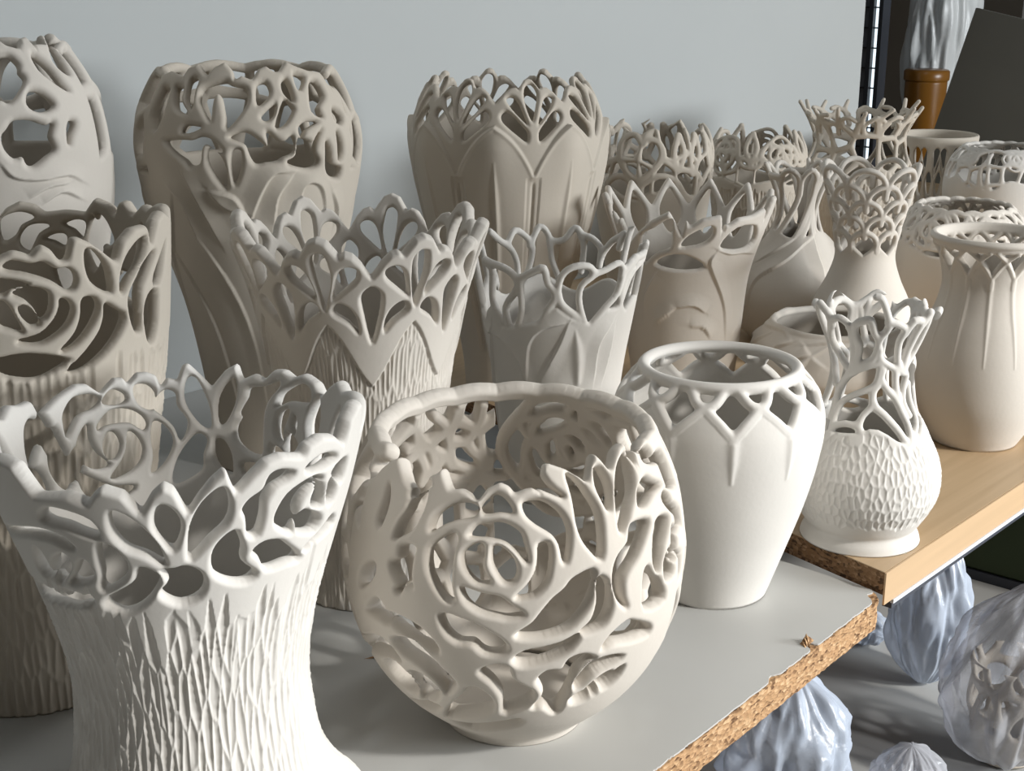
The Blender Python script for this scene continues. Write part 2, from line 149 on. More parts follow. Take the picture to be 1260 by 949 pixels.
"V12": {"h":[[-365,2062,-238,2190,-107,2319,-106,2148,-123,1968,-243,1891,-393,1743],[-46,1980,14,2127,159,2238,183,2124,116,2022],[255,1999,360,2194,548,2186,636,2002,539,1921,348,1928],[-267,1752,-142,1875,12,1881,159,1736,-85,1701]],"of":[[-507,1953,-393,2100,-249,2276,-124,2395,-20,2462,-14,2303,-25,2080,19,2231,96,2319,232,2356,256,2237,248,2074,293,2233,359,2306,479,2313,648,2206,619,2374,680,2502]],"rel":[[222,1912,199,1763,378,1311,457,901],[-83,1272,77,1306,200,1218],[-280,1078,-83,1272],[537,884,695,1133],[39,1081,185,1049,271,928],[-264,1649,-388,1397,-430,1133],[237,1956,355,1896,489,1888,671,1830]]},
"V13": {"k":[[-581,1568,-320,1875,-23,2150,6,2439,-160,2581,-375,2453,-541,2088,-731,1806],[-64,1622,197,1889,420,2179,346,2472,189,2589,50,2440,28,2220],[373,1688,463,2009,379,2360,420,2616],[73,1660,258,1824,463,2009],[-375,2453,-849,2437,-856,2226,-891,1990,-603,1641]],"rel":[[-442,696,-384,1043,-147,1293,112,1557,373,1688],[-503,1269,-248,1502,-23,1658],[276,839,332,1092,336,1444,373,1688]]},
"V14": {"rel":[[-791,883,-896,985,-986,1108],[-986,1108,-734,1181,-500,1212,-407,1154],[-485,994,-406,1053,-335,1119],[-312,885,-229,948,-170,988],[-664,1247,-417,1259,-236,1231]]},
"V9": {"ref":[[-240,1628,85,1637,414,1655],[-149,1869,251,1874],[-28,2046,-32,2101],[92,1428,97,1324]]},
"V11": {"ref":[[-267,1905,26,1890,254,1860],[-119,2111,3,2293]]},
"V15": {"ref":[[-33,1867,-12,1642],[-299,1780,240,1768],[-55,2230,-207,2071]]}
}
# profile (radius, height) and standing place of every pot, in metres
PROF = {
"V1": ((0.4252, 0.6411, 0.0), [(0.0859, 0.0), (0.079, 0.0288), (0.0734, 0.0515), (0.07, 0.0903), (0.0722, 0.1174), (0.0791, 0.1492), (0.0899, 0.1854), (0.0992, 0.2157), (0.1073, 0.2478), (0.1104, 0.2624)]),
"V2": ((0.4555, 0.8804, 0.0), [(0.0802, 0.0), (0.0844, 0.0762), (0.0922, 0.1398), (0.1058, 0.228), (0.1118, 0.2833), (0.1148, 0.3257), (0.1154, 0.3385)]),
"V3": ((0.6222, 1.194, 0.0), [(0.0597, 0.0), (0.0663, 0.0936), (0.0766, 0.174), (0.0925, 0.2516), (0.1026, 0.3044), (0.1044, 0.3486), (0.0961, 0.3919), (0.0758, 0.4273), (0.0663, 0.4378)]),
"V4": ((0.8499, 1.1151, 0.0), [(0.0534, 0.0), (0.0545, 0.0561), (0.0606, 0.1092), (0.0715, 0.1697), (0.0887, 0.2287), (0.101, 0.27), (0.1084, 0.3025), (0.1117, 0.3338), (0.1053, 0.3663), (0.092, 0.3936), (0.0823, 0.4068)]),
"V5": ((0.7177, 0.8088, 0.0), [(0.0635, 0.0), (0.0634, 0.0536), (0.0651, 0.1115), (0.0684, 0.1538), (0.0754, 0.2006), (0.0837, 0.2424), (0.0926, 0.2754), (0.1021, 0.3033), (0.105, 0.3129)]),
"V6": ((1.17, 1.06, 0.018), [(0.0487, 0.0), (0.0522, 0.0426), (0.0632, 0.0924), (0.0824, 0.151), (0.0922, 0.1894), (0.1026, 0.2367), (0.1092, 0.2786), (0.1075, 0.3152), (0.0978, 0.3424), (0.0856, 0.363)]),
"V7": ((0.9862, 0.8291, 0.0), [(0.0519, 0.0), (0.0553, 0.0514), (0.0638, 0.1282), (0.0718, 0.1753), (0.0775, 0.2072), (0.0838, 0.2402), (0.086, 0.248)]),
"V8": ((0.6394, 0.5742, 0.0), [(0.0484, 0.0), (0.0523, 0.007), (0.0651, 0.0179), (0.0845, 0.0368), (0.1006, 0.0617), (0.1123, 0.0953), (0.1155, 0.1282), (0.1122, 0.1605), (0.1054, 0.1836), (0.0967, 0.2035), (0.0905, 0.2147)]),
"V9": ((0.8992, 0.5856, 0.0), [(0.0457, 0.0), (0.051, 0.0156), (0.0607, 0.045), (0.0722, 0.0812), (0.0808, 0.1167), (0.0847, 0.1481), (0.0824, 0.1653), (0.0756, 0.179), (0.0669, 0.1891), (0.0623, 0.1945), (0.0597, 0.1972)]),
"V10": ((1.0437, 0.5274, 0.018), [(0.0517, 0.0), (0.0502, 0.0054), (0.0472, 0.0124), (0.0514, 0.0193), (0.0626, 0.04), (0.0651, 0.0589), (0.0613, 0.0777), (0.0504, 0.1), (0.0404, 0.122), (0.0353, 0.1467), (0.0379, 0.169), (0.0446, 0.1868), (0.0519, 0.203), (0.0539, 0.2072)]),
"V11": ((1.355, 0.5629, 0.018), [(0.0431, 0.0), (0.0532, 0.0182), (0.0632, 0.0452), (0.0662, 0.0719), (0.0642, 0.0983), (0.0579, 0.1244), (0.0493, 0.1503), (0.0457, 0.1716), (0.0497, 0.1928), (0.0578, 0.2096), (0.0626, 0.2196)]),
"V12": ((1.2528, 0.8669, 0.018), [(0.0541, 0.0), (0.0592, 0.0437), (0.0633, 0.0877), (0.0673, 0.1384), (0.0724, 0.1661), (0.081, 0.1936), (0.0904, 0.2207), (0.098, 0.2432)]),
"V13": ((1.5842, 0.9235, 0.018), [(0.0492, 0.0), (0.0686, 0.018), (0.0802, 0.0516), (0.0788, 0.0793), (0.0645, 0.1067), (0.0471, 0.1285), (0.0331, 0.1502), (0.0276, 0.1716), (0.0307, 0.193), (0.038, 0.2121), (0.0463, 0.23)]),
"V14": ((1.345, 0.728, 0.018), [(0.0555, 0.0), (0.0755, 0.0194), (0.0926, 0.0433), (0.096, 0.0576), (0.0893, 0.0766), (0.0791, 0.0907), (0.0708, 0.1001), (0.0671, 0.1029)]),
"V15": ((1.513, 0.786, 0.018), [(0.0402, 0.0), (0.055, 0.0375), (0.0617, 0.0632), (0.0564, 0.0888), (0.0444, 0.1141), (0.0363, 0.1391), (0.0372, 0.159), (0.0428, 0.1886), (0.0494, 0.2131), (0.0541, 0.2325), (0.0568, 0.245)]),
"V16": ((1.4699, 1.0758, 0.018), [(0.0496, 0.0), (0.0525, 0.0475), (0.0607, 0.1032), (0.071, 0.1579), (0.0769, 0.201), (0.0796, 0.2382), (0.0761, 0.2645), (0.0664, 0.2853), (0.061, 0.2937)]),
"V17": ((1.8163, 1.1334, 0.018), [(0.0533, 0.0), (0.058, 0.0413), (0.0639, 0.0923), (0.0697, 0.1426), (0.0743, 0.1798), (0.074, 0.2106), (0.0664, 0.2314), (0.0614, 0.2411)]),
"V18": ((1.9822, 1.0542, 0.018), [(0.0628, 0.0), (0.0754, 0.0531), (0.0877, 0.1054), (0.0898, 0.1506), (0.0844, 0.1762), (0.0739, 0.2016), (0.0724, 0.2268), (0.081, 0.2481), (0.0884, 0.2606)]),
"V19": ((2.3917, 1.1177, 0.018), [(0.0511, 0.0), (0.0629, 0.0303), (0.0699, 0.0904), (0.0725, 0.1348), (0.073, 0.1716), (0.0736, 0.1876)]),
"V20": ((2.3132, 0.9589, 0.018), [(0.0677, 0.0), (0.0841, 0.0527), (0.0934, 0.0949), (0.0944, 0.1298), (0.0886, 0.1575), (0.0745, 0.1781), (0.0634, 0.1877)]),
"V21": ((1.7465, 0.7686, 0.018), [(0.0496, 0.0), (0.0637, 0.0193), (0.0809, 0.0531), (0.0891, 0.0921), (0.0908, 0.1252), (0.0862, 0.147), (0.073, 0.1665), (0.06, 0.1795)]),
}
# ---------------------------------------------------------------- carved pots
KS = .0012                       # blend radius where strands of clay meet
def smin(x): return np.sqrt(np.clip(1-(1-np.clip(x, 0, 1))**2, 0, 1))

class Pot:
    """a pot wall sampled on a grid of angle and wall length: strands, holes and relief are
    collected as distance fields, then the clay is meshed with a rounded section"""
    def __init__(self, prof, nu, ds, s_lo=0., ds_lo=None, T=.003, rnd=.0034, ext=.03, seed=1, K=None):
        self.K = K or KS
        self.S = Surf(prof, ext); self.nu = nu; self.T = T; self.rnd = rnd
        top = self.S.s[-1]-.001
        rows = []
        if s_lo > 0:
            rows.append(np.linspace(0, s_lo, max(2, int(round(s_lo/(ds_lo or ds))))+1)[:-1])
        rows.append(np.linspace(s_lo, top, int(round((top-s_lo)/ds))+1))
        self.Y = np.concatenate(rows); self.nr = len(self.Y)
        self.r, self.z, self.nrm, self.nz = self.S.at(self.Y)
        self.phi = np.arange(nu)*2*np.pi/nu
        sh = (self.nr, nu)
        self.E = np.full(sh, 1e-9); self.Hh = np.full(sh, 1.); self.R = np.zeros(sh); self.L = np.zeros(sh)
        self.rng = np.random.default_rng(seed); self.centres = []; self.split = 0.
    # window of the grid round some points (radians, s)
    def win(self, P, m):
        s0, s1 = P[:, 1].min()-m, P[:, 1].max()+m
        j0 = max(0, np.searchsorted(self.Y, s0)); j1 = min(self.nr, np.searchsorted(self.Y, s1)+1)
        if j1 <= j0: return None
        rm = max(.01, self.r[j0:j1].min())
        a0 = P[:, 0].min()-m/rm; a1 = P[:, 0].max()+m/rm
        d = 2*np.pi/self.nu
        i0 = int(np.floor(a0/d)); i1 = int(np.ceil(a1/d))+1
        if i1-i0 > self.nu:
            i0 += (i1-i0-self.nu)//2; i1 = i0+self.nu
        I = np.arange(i0, i1)
        return j0, j1, I*d, I % self.nu, self.r[j0:j1, None]
    def dist(self, P, w, m, closed=False):
        W = self.win(P, m)
        if W is None: return None
        j0, j1, A, I, r = W
        A = A[None, :]; Y = self.Y[j0:j1, None]
        best = np.full((j1-j0, A.shape[1]), 1.); sgn = np.zeros(best.shape, bool)
        n = len(P); segs = n if closed else n-1
        for k in range(segs):
            a, b = P[k], P[(k+1) % n]
            ax, bx = (A-a[0])*r, (b[0]-a[0])*r
            ay, by = Y-a[1], b[1]-a[1]
            L2 = bx*bx+by*by+1e-12
            t = np.clip((ax*bx+ay*by)/L2, 0, 1)
            g = np.hypot(ax-t*bx, ay-t*by)
            if w is not None: g = g-(w[k]+t*(w[(k+1) % n]-w[k]))
            np.minimum(best, g, out=best)
            if closed and abs(by) > 1e-9:
                c = ((a[1] > Y) != (b[1] > Y)) & (A < (b[0]-a[0])*(Y-a[1])/by+a[0])
                sgn ^= c
        return (slice(j0, j1), I), best, sgn
    @staticmethod
    def pts(L, n=3, closed=False):
        P = np.asarray(L, float).reshape(-1, 2).copy(); P[:, 0] = np.radians(P[:, 0])
        return catmull(P, n, closed) if n > 1 else P
    def stroke(self, L, w, n=3, closed=False, relief=0.):
        P = self.pts(L, n, closed)
        if np.ndim(w) == 0: W = np.full(len(P), w)
        else: W = np.interp(np.linspace(0, 1, len(P)), np.linspace(0, 1, len(w)), w)
        q = self.dist(P, W, W.max()+6*self.K, closed)
        if q is None: return
        ix, g, _ = q
        self.E[ix[0], ix[1]] += np.exp(np.clip(-g/self.K, -40, 12))
        if relief:
            x = np.clip(1+g/W.max(), 0, 1)
            self.R[ix[0], ix[1]] = np.maximum(self.R[ix[0], ix[1]], relief*np.sqrt(np.clip(1-x*x, 0, 1)))
    def fill(self, L, n=3, relief=0., soft=.003, solid=True):
        P = self.pts(L, n, True)
        q = self.dist(P, None, .006, True)
        if q is None: return
        ix, g, s = q; g = np.where(s, g, -g)
        if solid: self.E[ix[0], ix[1]] += np.exp(np.clip(g/self.K, -40, 12))
        if relief:
            self.R[ix[0], ix[1]] += relief*smin(g/soft)
    def hole(self, L, n=3, shrink=0.):
        P = self.pts(L, n, True)
        q = self.dist(P, None, .012, True)
        if q is None: return
        ix, g, s = q; g = np.where(s, -g, g)+shrink
        H = self.Hh[ix[0], ix[1]]
        self.Hh[ix[0], ix[1]] = np.minimum(H, g)
    def ridge(self, L, w, h, n=3, add=False):
        """rounded line standing proud of (h > 0) or cut into (h < 0) the wall"""
        P = self.pts(L, n); W = np.full(len(P), w) if np.ndim(w) == 0 else np.interp(np.linspace(0, 1, len(P)), np.linspace(0, 1, len(w)), w)
        q = self.dist(P, None, W.max()*1.2)
        if q is None: return
        ix, g, _ = q
        tt = self.along(P, ix)
        k = np.interp(tt, np.linspace(0, 1, len(W)), W)/W.max()
        v = np.exp(-(g/(W.max()*.55*np.clip(k, .3, 1)))**2)*h*k
        R = self.R[ix[0], ix[1]]
        self.R[ix[0], ix[1]] = R+v if add else np.maximum(R, v) if h > 0 else np.minimum(R, v)
    def along(self, P, ix):
        A = (np.arange(len(ix[1]))*2*np.pi/self.nu)+P[:, 0].mean()-len(ix[1])*math.pi/self.nu
        A = A[None, :]; off = (ix[1][0]*2*np.pi/self.nu-A[0, 0]); off -= round(off/(2*np.pi))*2*np.pi; A = A+off
        Y = self.Y[ix[0]][:, None]; r = self.r[ix[0]][:, None]; best = np.full((len(Y), A.shape[1]), 9.); tt = np.zeros(best.shape)
        for k in range(len(P)-1):
            a, b = P[k], P[k+1]
            ax, bx = (A-a[0])*r, (b[0]-a[0])*r; ay, by = Y-a[1], b[1]-a[1]
            t = np.clip((ax*bx+ay*by)/(bx*bx+by*by+1e-12), 0, 1); g = np.hypot(ax-t*bx, ay-t*by); m = g < best
            best = np.where(m, g, best); tt = np.where(m, (k+t)/(len(P)-1), tt)
        return tt
    def step(self, L, w, h, n=4):
        """one-sided edge: proud on the left of the line, fading away over w"""
        P = self.pts(L, n)
        W = self.win(P, w*1.3)
        if W is None: return
        j0, j1, A, I, r = W; A = A[None, :]; Y = self.Y[j0:j1, None]
        best = np.full((j1-j0, A.shape[1]), 1.); side = np.zeros(best.shape); tt = np.zeros(best.shape)
        for k in range(len(P)-1):
            a, b = P[k], P[k+1]
            ax, bx = (A-a[0])*r, (b[0]-a[0])*r; ay, by = Y-a[1], b[1]-a[1]
            t = np.clip((ax*bx+ay*by)/(bx*bx+by*by+1e-12), 0, 1)
            g = np.hypot(ax-t*bx, ay-t*by); m = g < best
            best = np.where(m, g, best); side = np.where(m, np.sign(bx*ay-by*ax), side); tt = np.where(m, (k+t)/(len(P)-1), tt)
        fade = np.sin(np.pi*np.clip(tt, .02, .98))**.5
        v = h*fade*np.where(side > 0, np.clip(1-best/w, 0, 1)**1.5, np.clip(1-best/.0016, 0, 1)**2)
        self.R[j0:j1, I] += v
    def add_field(self, F):
        self.E += np.exp(np.clip(F/self.K, -40, 12))
    def under(self, f):
        """solid wall below s = f(angle in degrees)"""
        y = f(np.degrees(self.phi)) if callable(f) else np.full(self.nu, f)
        return y[None, :]-self.Y[:, None]
    def outline(self, *lists, default=None, smooth=2):
        """rim height as a function of angle from traced points"""
        P = np.concatenate([np.asarray(l, float).reshape(-1, 2)/[10, 1e4] for l in lists])
        P[:, 0] %= 360; P = P[np.argsort(P[:, 0])]
        a, y = P[:, 0], P[:, 1]
        if default is not None:
            gaps = np.r_[a[1:], a[0]+360]-a; A, Yv = [], []
            for k in range(len(a)):
                A.append(a[k]); Yv.append(y[k])
                if gaps[k] > 16:
                    q = np.arange(a[k]+5, a[k]+gaps[k]-4, 1.5)
                    A += list(q); Yv += list(default(q))
            a, y = np.array(A) % 360, np.array(Yv); o = np.argsort(a); a, y = a[o], y[o]
        g = np.degrees(self.phi)
        v = np.interp(g, np.r_[a[-1]-360, a, a[0]+360], np.r_[y[-1], y, y[0]])
        for _ in range(smooth): v = .5*v+.25*(np.roll(v, 1)+np.roll(v, -1))
        return v
    def slopefix(self, v):
        """turn a rim height into a distance to the rim line"""
        dv = np.gradient(v)*self.nu/(2*np.pi)
        rr = np.interp(v, self.Y, self.r)
        return (v[None, :]-self.Y[:, None])/np.sqrt(1+(np.minimum(abs(dv)/rr, 4))**2)[None, :]
    def seeds(self, s0, s1, cx, cy, jit=.35):
        nrow = max(1, int(round((s1-s0)/cy))); P = []
        for k in range(nrow+2):
            s = s0+(k-.5)*(s1-s0)/nrow
            rr = np.interp(s, self.Y, self.r); m = max(3, int(round(2*np.pi*rr/cx)))
            for i in range(m):
                P.append([(i+.5*(k % 2)+jit*self.rng.uniform(-1, 1))*2*np.pi/m, s+jit*cy*self.rng.uniform(-1, 1)])
        return np.array(P)
    def voronoi(self, P, cx, cy):
        """nearest and second nearest seed distance (in cells of cx by cy) on the grid"""
        d1 = np.full((self.nr, self.nu), 9.); d2 = d1.copy(); sid = np.zeros(d1.shape, int)
        dl = 2*np.pi/self.nu
        for k, (a, s) in enumerate(P):
            j0, j1 = np.searchsorted(self.Y, [s-1.9*cy, s+1.9*cy])
            if j1 <= j0: continue
            r = self.r[j0:j1]; m = min(int(1.9*cx/max(r.min(), .01)/dl)+2, self.nu//2-1)
            i0 = int(round(a/dl)); I = np.arange(i0-m, i0+m+1)
            g = np.hypot((I*dl-a)[None, :]*r[:, None]/cx, ((self.Y[j0:j1]-s)/cy)[:, None])
            I = I % self.nu
            b1 = d1[j0:j1, I]; b2 = d2[j0:j1, I]; m1 = g < b1
            d2[j0:j1, I] = np.where(m1, b1, np.minimum(b2, g)); d1[j0:j1, I] = np.where(m1, g, b1)
            q = sid[j0:j1, I]; q[m1] = k; sid[j0:j1, I] = q
        return d1, d2, sid
    def gouges(self, s0, s1, cx, cy, depth, edge, jit=.3, sharp=2., clip=None):
        """carved facets: each cell is one cut of the tool; cells whose tip passes edge(angle) stay plain"""
        P = self.seeds(s0, s1, cx, cy, jit)
        d1, d2, sid = self.voronoi(P, cx, cy)
        cut = (P[:, 1]+.55*cy*0 < edge(np.degrees(P[:, 0]) % 360)) & (P[:, 1] > s0)
        h = -depth*np.clip((d2-d1)/.55, 0, 1)**(1/sharp)*cut[sid]
        if clip is not None: h = h*np.clip(self.under(clip)/.0016, 0, 1)
        self.R += h
    def lattice(self, s0, s1, cx, cy, w, jit=.38, cap=None):
        """branching network of strands round irregular openings"""
        P = self.seeds(s0, s1, cx, cy, jit)
        d1, d2, _ = self.voronoi(P, cx, cy)
        g = w-(d2-d1)*.5*min(cx, cy)*1.1
        return g
    def rose(self, a, s, R, w, rings=(.2, .42, .7, 1.), pet=(3, 4, 5), rot=0., sx=1., relief=0.):
        """rose of overlapping petal arcs round a small spiral"""
        rr = float(np.interp(s, self.Y, self.r)); k = np.degrees(1/rr)*sx
        def pt(t, q): return (a+k*R*q*math.sin(t), s+R*q*math.cos(t))
        L = [pt(rot+t, rings[0]*(.85+.15*math.cos(2*t))) for t in np.linspace(0, 2*np.pi, 13)]
        self.stroke(np.ravel(L), w*.8, 2)
        self.stroke(np.ravel([pt(rot+.3, rings[0]), pt(rot+.9, rings[0]*.3), pt(rot+2.6, rings[0]*.5)]), w*.7, 3)
        for q in range(len(rings)-1):
            a0, a1 = rings[q], rings[q+1]; m = pet[q]
            for i in range(m):
                t0 = rot+q*.9+i*2*np.pi/m-.25; t1 = t0+2*np.pi/m+.5
                if q == len(rings)-2:
                    f = lambda x: a0+(a1-a0)*(np.sin(np.pi*x)**.45)*(1+.06*np.cos(x*4*np.pi))
                else:
                    f = lambda x: a0+(a1-a0)*(np.sin(np.pi*x)**.6)
                L = [pt(t0+(t1-t0)*x, f(x)) for x in np.linspace(0, 1, 11)]
                self.stroke(np.ravel(L), w*self.rng.uniform(.85, 1.15), 2, relief=relief)
    def leafring(self, a, s, ang, ln, wd, w, vein=False):
        """leaf drawn as an open loop, pointing ang degrees from upright"""
        rr = float(np.interp(s, self.Y, self.r)); k = np.degrees(1/rr); c, sn = math.cos(math.radians(ang)), math.sin(math.radians(ang))
        def pt(x, y): return (a+k*(x*c+y*sn), s+y*c-x*sn)
        for sg in (1, -1):
            L = [pt(sg*wd*math.sin(math.pi*t)**.9*(1-.25*t), ln*t) for t in np.linspace(0, 1, 8)]
            self.stroke(np.ravel(L), w, 2)
        if vein: self.stroke(np.ravel([pt(0, 0), pt(.05*wd, ln*.55)]), [w, w*.5], 3)
    # ---- mesh
    def finish(self, name, loc, mat, label, cat, group='pierced clay pots on the shelf', rot=0., parts=(), body='body', bands=(), floor_s=.006, split=None, fix=None):
        F = np.minimum(self.K*np.log(self.E), self.Hh)
        F[:2] = np.maximum(F[:2], .01)
        F[-1] = np.minimum(F[-1], -.001)
        h = self.T*smin(F/self.rnd); rel = self.R*smin(F/self.rnd)
        nr, nu = F.shape; M = F > 0
        cs, sn = np.sin(self.phi), -np.cos(self.phi)
        lift = self.L
        mr = self.r[:, None]-self.nrm[:, None]*self.T+lift*self.nrm[:, None]
        mz = self.z[:, None]-self.nz[:, None]*self.T+lift*self.nz[:, None]
        def pos(off):
            R_ = mr+self.nrm[:, None]*off; Z_ = mz+self.nz[:, None]*off
            return np.stack([R_*cs[None, :], R_*sn[None, :], np.maximum(Z_, 0)+0*R_], -1)
        PO, PI, PM = pos(h+rel), pos(-h), pos(0*h)
        # rows that are solid all the way round: a coarse inner wall is enough there
        sol = (F > self.rnd).all(1); j_s = int(np.argmin(sol)) if not sol.all() else nr-2
        j_s = max(0, j_s-3)
        ido = np.full((nr, nu), -1); n = int(M.sum()); ido[M] = np.arange(n)
        Mi = M.copy(); Mi[:j_s] = False
        idi = np.full((nr, nu), -1); ni = int(Mi.sum()); idi[Mi] = n+np.arange(ni)
        verts = [PO[M], PI[Mi]]; base = n+ni
        Mr = np.roll(M, -1, 1); X = M != Mr; tx = F/(F-np.roll(F, -1, 1)+1e-20)
        ex = np.full((nr, nu), -1); c = int(X.sum()); ex[X] = base+np.arange(c); base += c
        t = tx[X][:, None]; verts.append(PM[X]*(1-t)+np.roll(PM, -1, 1)[X]*t)
        Yc = M[:-1] != M[1:]; ty = F[:-1]/(F[:-1]-F[1:]+1e-20)
        ey = np.full((nr, nu), -1); c = int(Yc.sum()); sub = ey[:-1]; sub[Yc] = base+np.arange(c); base += c
        t = ty[Yc][:, None]; verts.append(PM[:-1][Yc]*(1-t)+PM[1:][Yc]*t)
        def cells(idn, j0):
            r1 = lambda a: np.roll(a, -1, 1)
            V = np.stack([idn[:-1], ex[:-1], r1(idn)[:-1], r1(ey)[:-1], r1(idn)[1:], ex[1:], idn[1:], ey[:-1]], -1)[j0:]
            return V.reshape(-1, 8)
        # part of each cell
        jj, ii = np.meshgrid(np.arange(nr-1), np.arange(nu), indexing='ij')
        own = np.zeros((nr-1, nu), int); names = [(body, None)]
        sp = self.split if split is None else split
        spv = sp(np.degrees(self.phi)) if callable(sp) else np.full(nu, sp)
        coll = self.Y[:-1, None] > spv[None, :]
        if parts:
            bd = np.full((nr-1, nu), 1e9)
            for q, (pn, a, s, R) in enumerate(parts):
                names.append((pn, None))
                da = (self.phi-math.radians(a)+math.pi) % (2*math.pi)-math.pi
                g = np.hypot(da[None, :]*self.r[:-1, None], self.Y[:-1, None]-s)/R
                m = coll & (g < bd); bd = np.where(m, g, bd); own[m] = q+1
        for pn, s0, s1 in bands:
            names.append((pn, None)); m = (self.Y[:-1, None] >= s0) & (self.Y[:-1, None] < s1) & np.ones((1, nu), bool)
            own[m] = len(names)-1
        polys = {}
        def add(V, flip, ow):
            ok = V >= 0; cnt = ok.sum(1)
            for k in range(3, 9):
                m = cnt == k
                if not m.any(): continue
                A = V[m][ok[m]].reshape(-1, k)
                if flip: A = A[:, ::-1]
                polys.setdefault(k, [[], []]); polys[k][0].append(A); polys[k][1].append(ow[m])
        V = cells(ido, 0); add(V, False, own.reshape(-1))
        V = cells(idi, j_s); add(V, True, own[j_s:].reshape(-1))
        # coarse inner wall and both floors
        st = max(1, nu//48); cols = np.arange(0, nu, st); m = len(cols)
        jf = int(np.searchsorted(self.Y, floor_s))
        if j_s > jf:
            js = np.unique(np.linspace(jf, j_s, max(2, (j_s-jf)//12+2)).astype(int))
            G = []
            for j in js:
                G.append(base+np.arange(m)); base += m; verts.append(PI[j, cols])
            for q in range(len(js)-1):
                a, b = G[q], G[q+1]
                add(np.c_[a, np.roll(a, -1), np.roll(b, -1), b, -np.ones((m, 4), int)], True, np.zeros(m, int))
            verts.append(np.array([[0, 0, PI[jf, :, 2].mean()]])); c0 = base; base += 1
            a = G[0]; add(np.c_[a, np.full(m, c0), np.roll(a, -1), -np.ones((m, 5), int)], False, np.zeros(m, int))
        verts.append(np.array([[0, 0, PO[0, :, 2].mean()]])); c0 = base; base += 1
        a = ido[0]; bo = int(own[0, 0]); add(np.c_[np.roll(a, -1), a, np.full(nu, c0), -np.ones((nu, 5), int)], False, np.full(nu, bo))
        VV = np.concatenate(verts)
        if fix: VV = fix(VV)
        # smooth normals of the whole pot, kept across part borders
        N = np.zeros_like(VV)
        for k, (A, o) in polys.items():
            A = np.concatenate(A); polys[k] = (A, np.concatenate(o))
            if k == 3: f = np.cross(VV[A[:, 1]]-VV[A[:, 0]], VV[A[:, 2]]-VV[A[:, 0]])
            else: f = np.cross(VV[A[:, 2]]-VV[A[:, 0]], VV[A[:, 3]]-VV[A[:, 1]])
            for c in range(3):
                for q in range(k): N[:, c] += np.bincount(A[:, q], f[:, c], len(VV))
        N /= np.linalg.norm(N, axis=1)[:, None]+1e-20
        root = empty(name, loc, math.atan2(loc[1], loc[0])-math.pi/2+rot, label, cat, group)
        order = [0]+[q for q in range(1, len(names))]
        tot = 0
        for q in order:
            fl = [(A[o == q]) for k, (A, o) in sorted(polys.items())]
            nf = sum(len(a) for a in fl)
            if nf < 60 and q: continue
            flat = np.concatenate([a.ravel() for a in fl]); cnt = np.concatenate([np.full(len(a), a.shape[1]) for a in fl])
            if not len(flat): continue
            u, inv = np.unique(flat, return_inverse=True)
            o = mesh_obj(names[q][0], VV[u], inv, cnt, mat, root, N[u]); tot += int((cnt-2).sum())
        STAT.append((name, tot))
        return root
STAT = []
# ---------------------------------------------------------------- room and shelf
WALL = plain('wall_paint', (.465, .485, .48), .85, .02, 3., .03)
box('wall_back', -1.2, 2.556, 1.367, 1.45, -.75, 1.6, WALL, kind='structure')
FLOOR = plain('floor_screed', (.34, .33, .31), .7, .08, 4.)
box('floor', -1.5, 5.5, -1.2, 3.2, -.80, -.75, FLOOR, kind='structure')
box('beam_blocker', -2.2, 4.5, -1.06, -1.0, 1.23, 2.6, WALL, kind='structure')  # added unseen slab, shades the back row and wall from the window beam
FARW = plain('far_wall_paint', (.28, .25, .215), .9, .05, 3.)
box('wall_far', 3.75, 3.83, .2, 3.0, -.75, 1.6, FARW, kind='structure')
def chip_mat(name, dark, mid, light, sc=330.):
    m, nt, b = nodes(name); N, L = nt.nodes, nt.links
    tc = N.new('ShaderNodeTexCoord'); v = N.new('ShaderNodeTexVoronoi'); v.inputs['Scale'].default_value = sc
    mp = N.new('ShaderNodeMapping'); mp.inputs['Scale'].default_value = (.55, .8, 1.2); L.new(tc.outputs['Object'], mp.inputs[0]); L.new(mp.outputs[0], v.inputs['Vector'])
    r = N.new('ShaderNodeValToRGB'); e = r.color_ramp.elements
    e[0].position = 0; e[0].color = (*dark, 1); e[1].position = 1; e[1].color = (*light, 1)
    k = e.new(.3); k.color = (*mid, 1); k = e.new(.7); k.color = (*[c*1.1 for c in mid], 1)
    sp = N.new('ShaderNodeSeparateColor'); L.new(v.outputs['Color'], sp.inputs[0]); L.new(sp.outputs[0], r.inputs['Fac'])
    L.new(r.outputs[0], b.inputs['Base Color']); b.inputs['Roughness'].default_value = .85
    bp = N.new('ShaderNodeBump'); bp.inputs['Strength'].default_value = .6; bp.inputs['Distance'].default_value = .002
    L.new(v.outputs['Distance'], bp.inputs['Height']); L.new(bp.outputs[0], b.inputs['Normal'])
    return m
CHIP = chip_mat('raw_chipboard', (.12, .055, .02), (.40, .235, .115), (.58, .39, .22), 430.)
CHIPD = chip_mat('dark_chipboard', (.05, .025, .01), (.20, .11, .05), (.32, .20, .11))
WHITE = plain('white_laminate', (.47, .47, .455), .38, .03, 5.)
def edge_y(x): return .4541+.0430*(x-.6434)
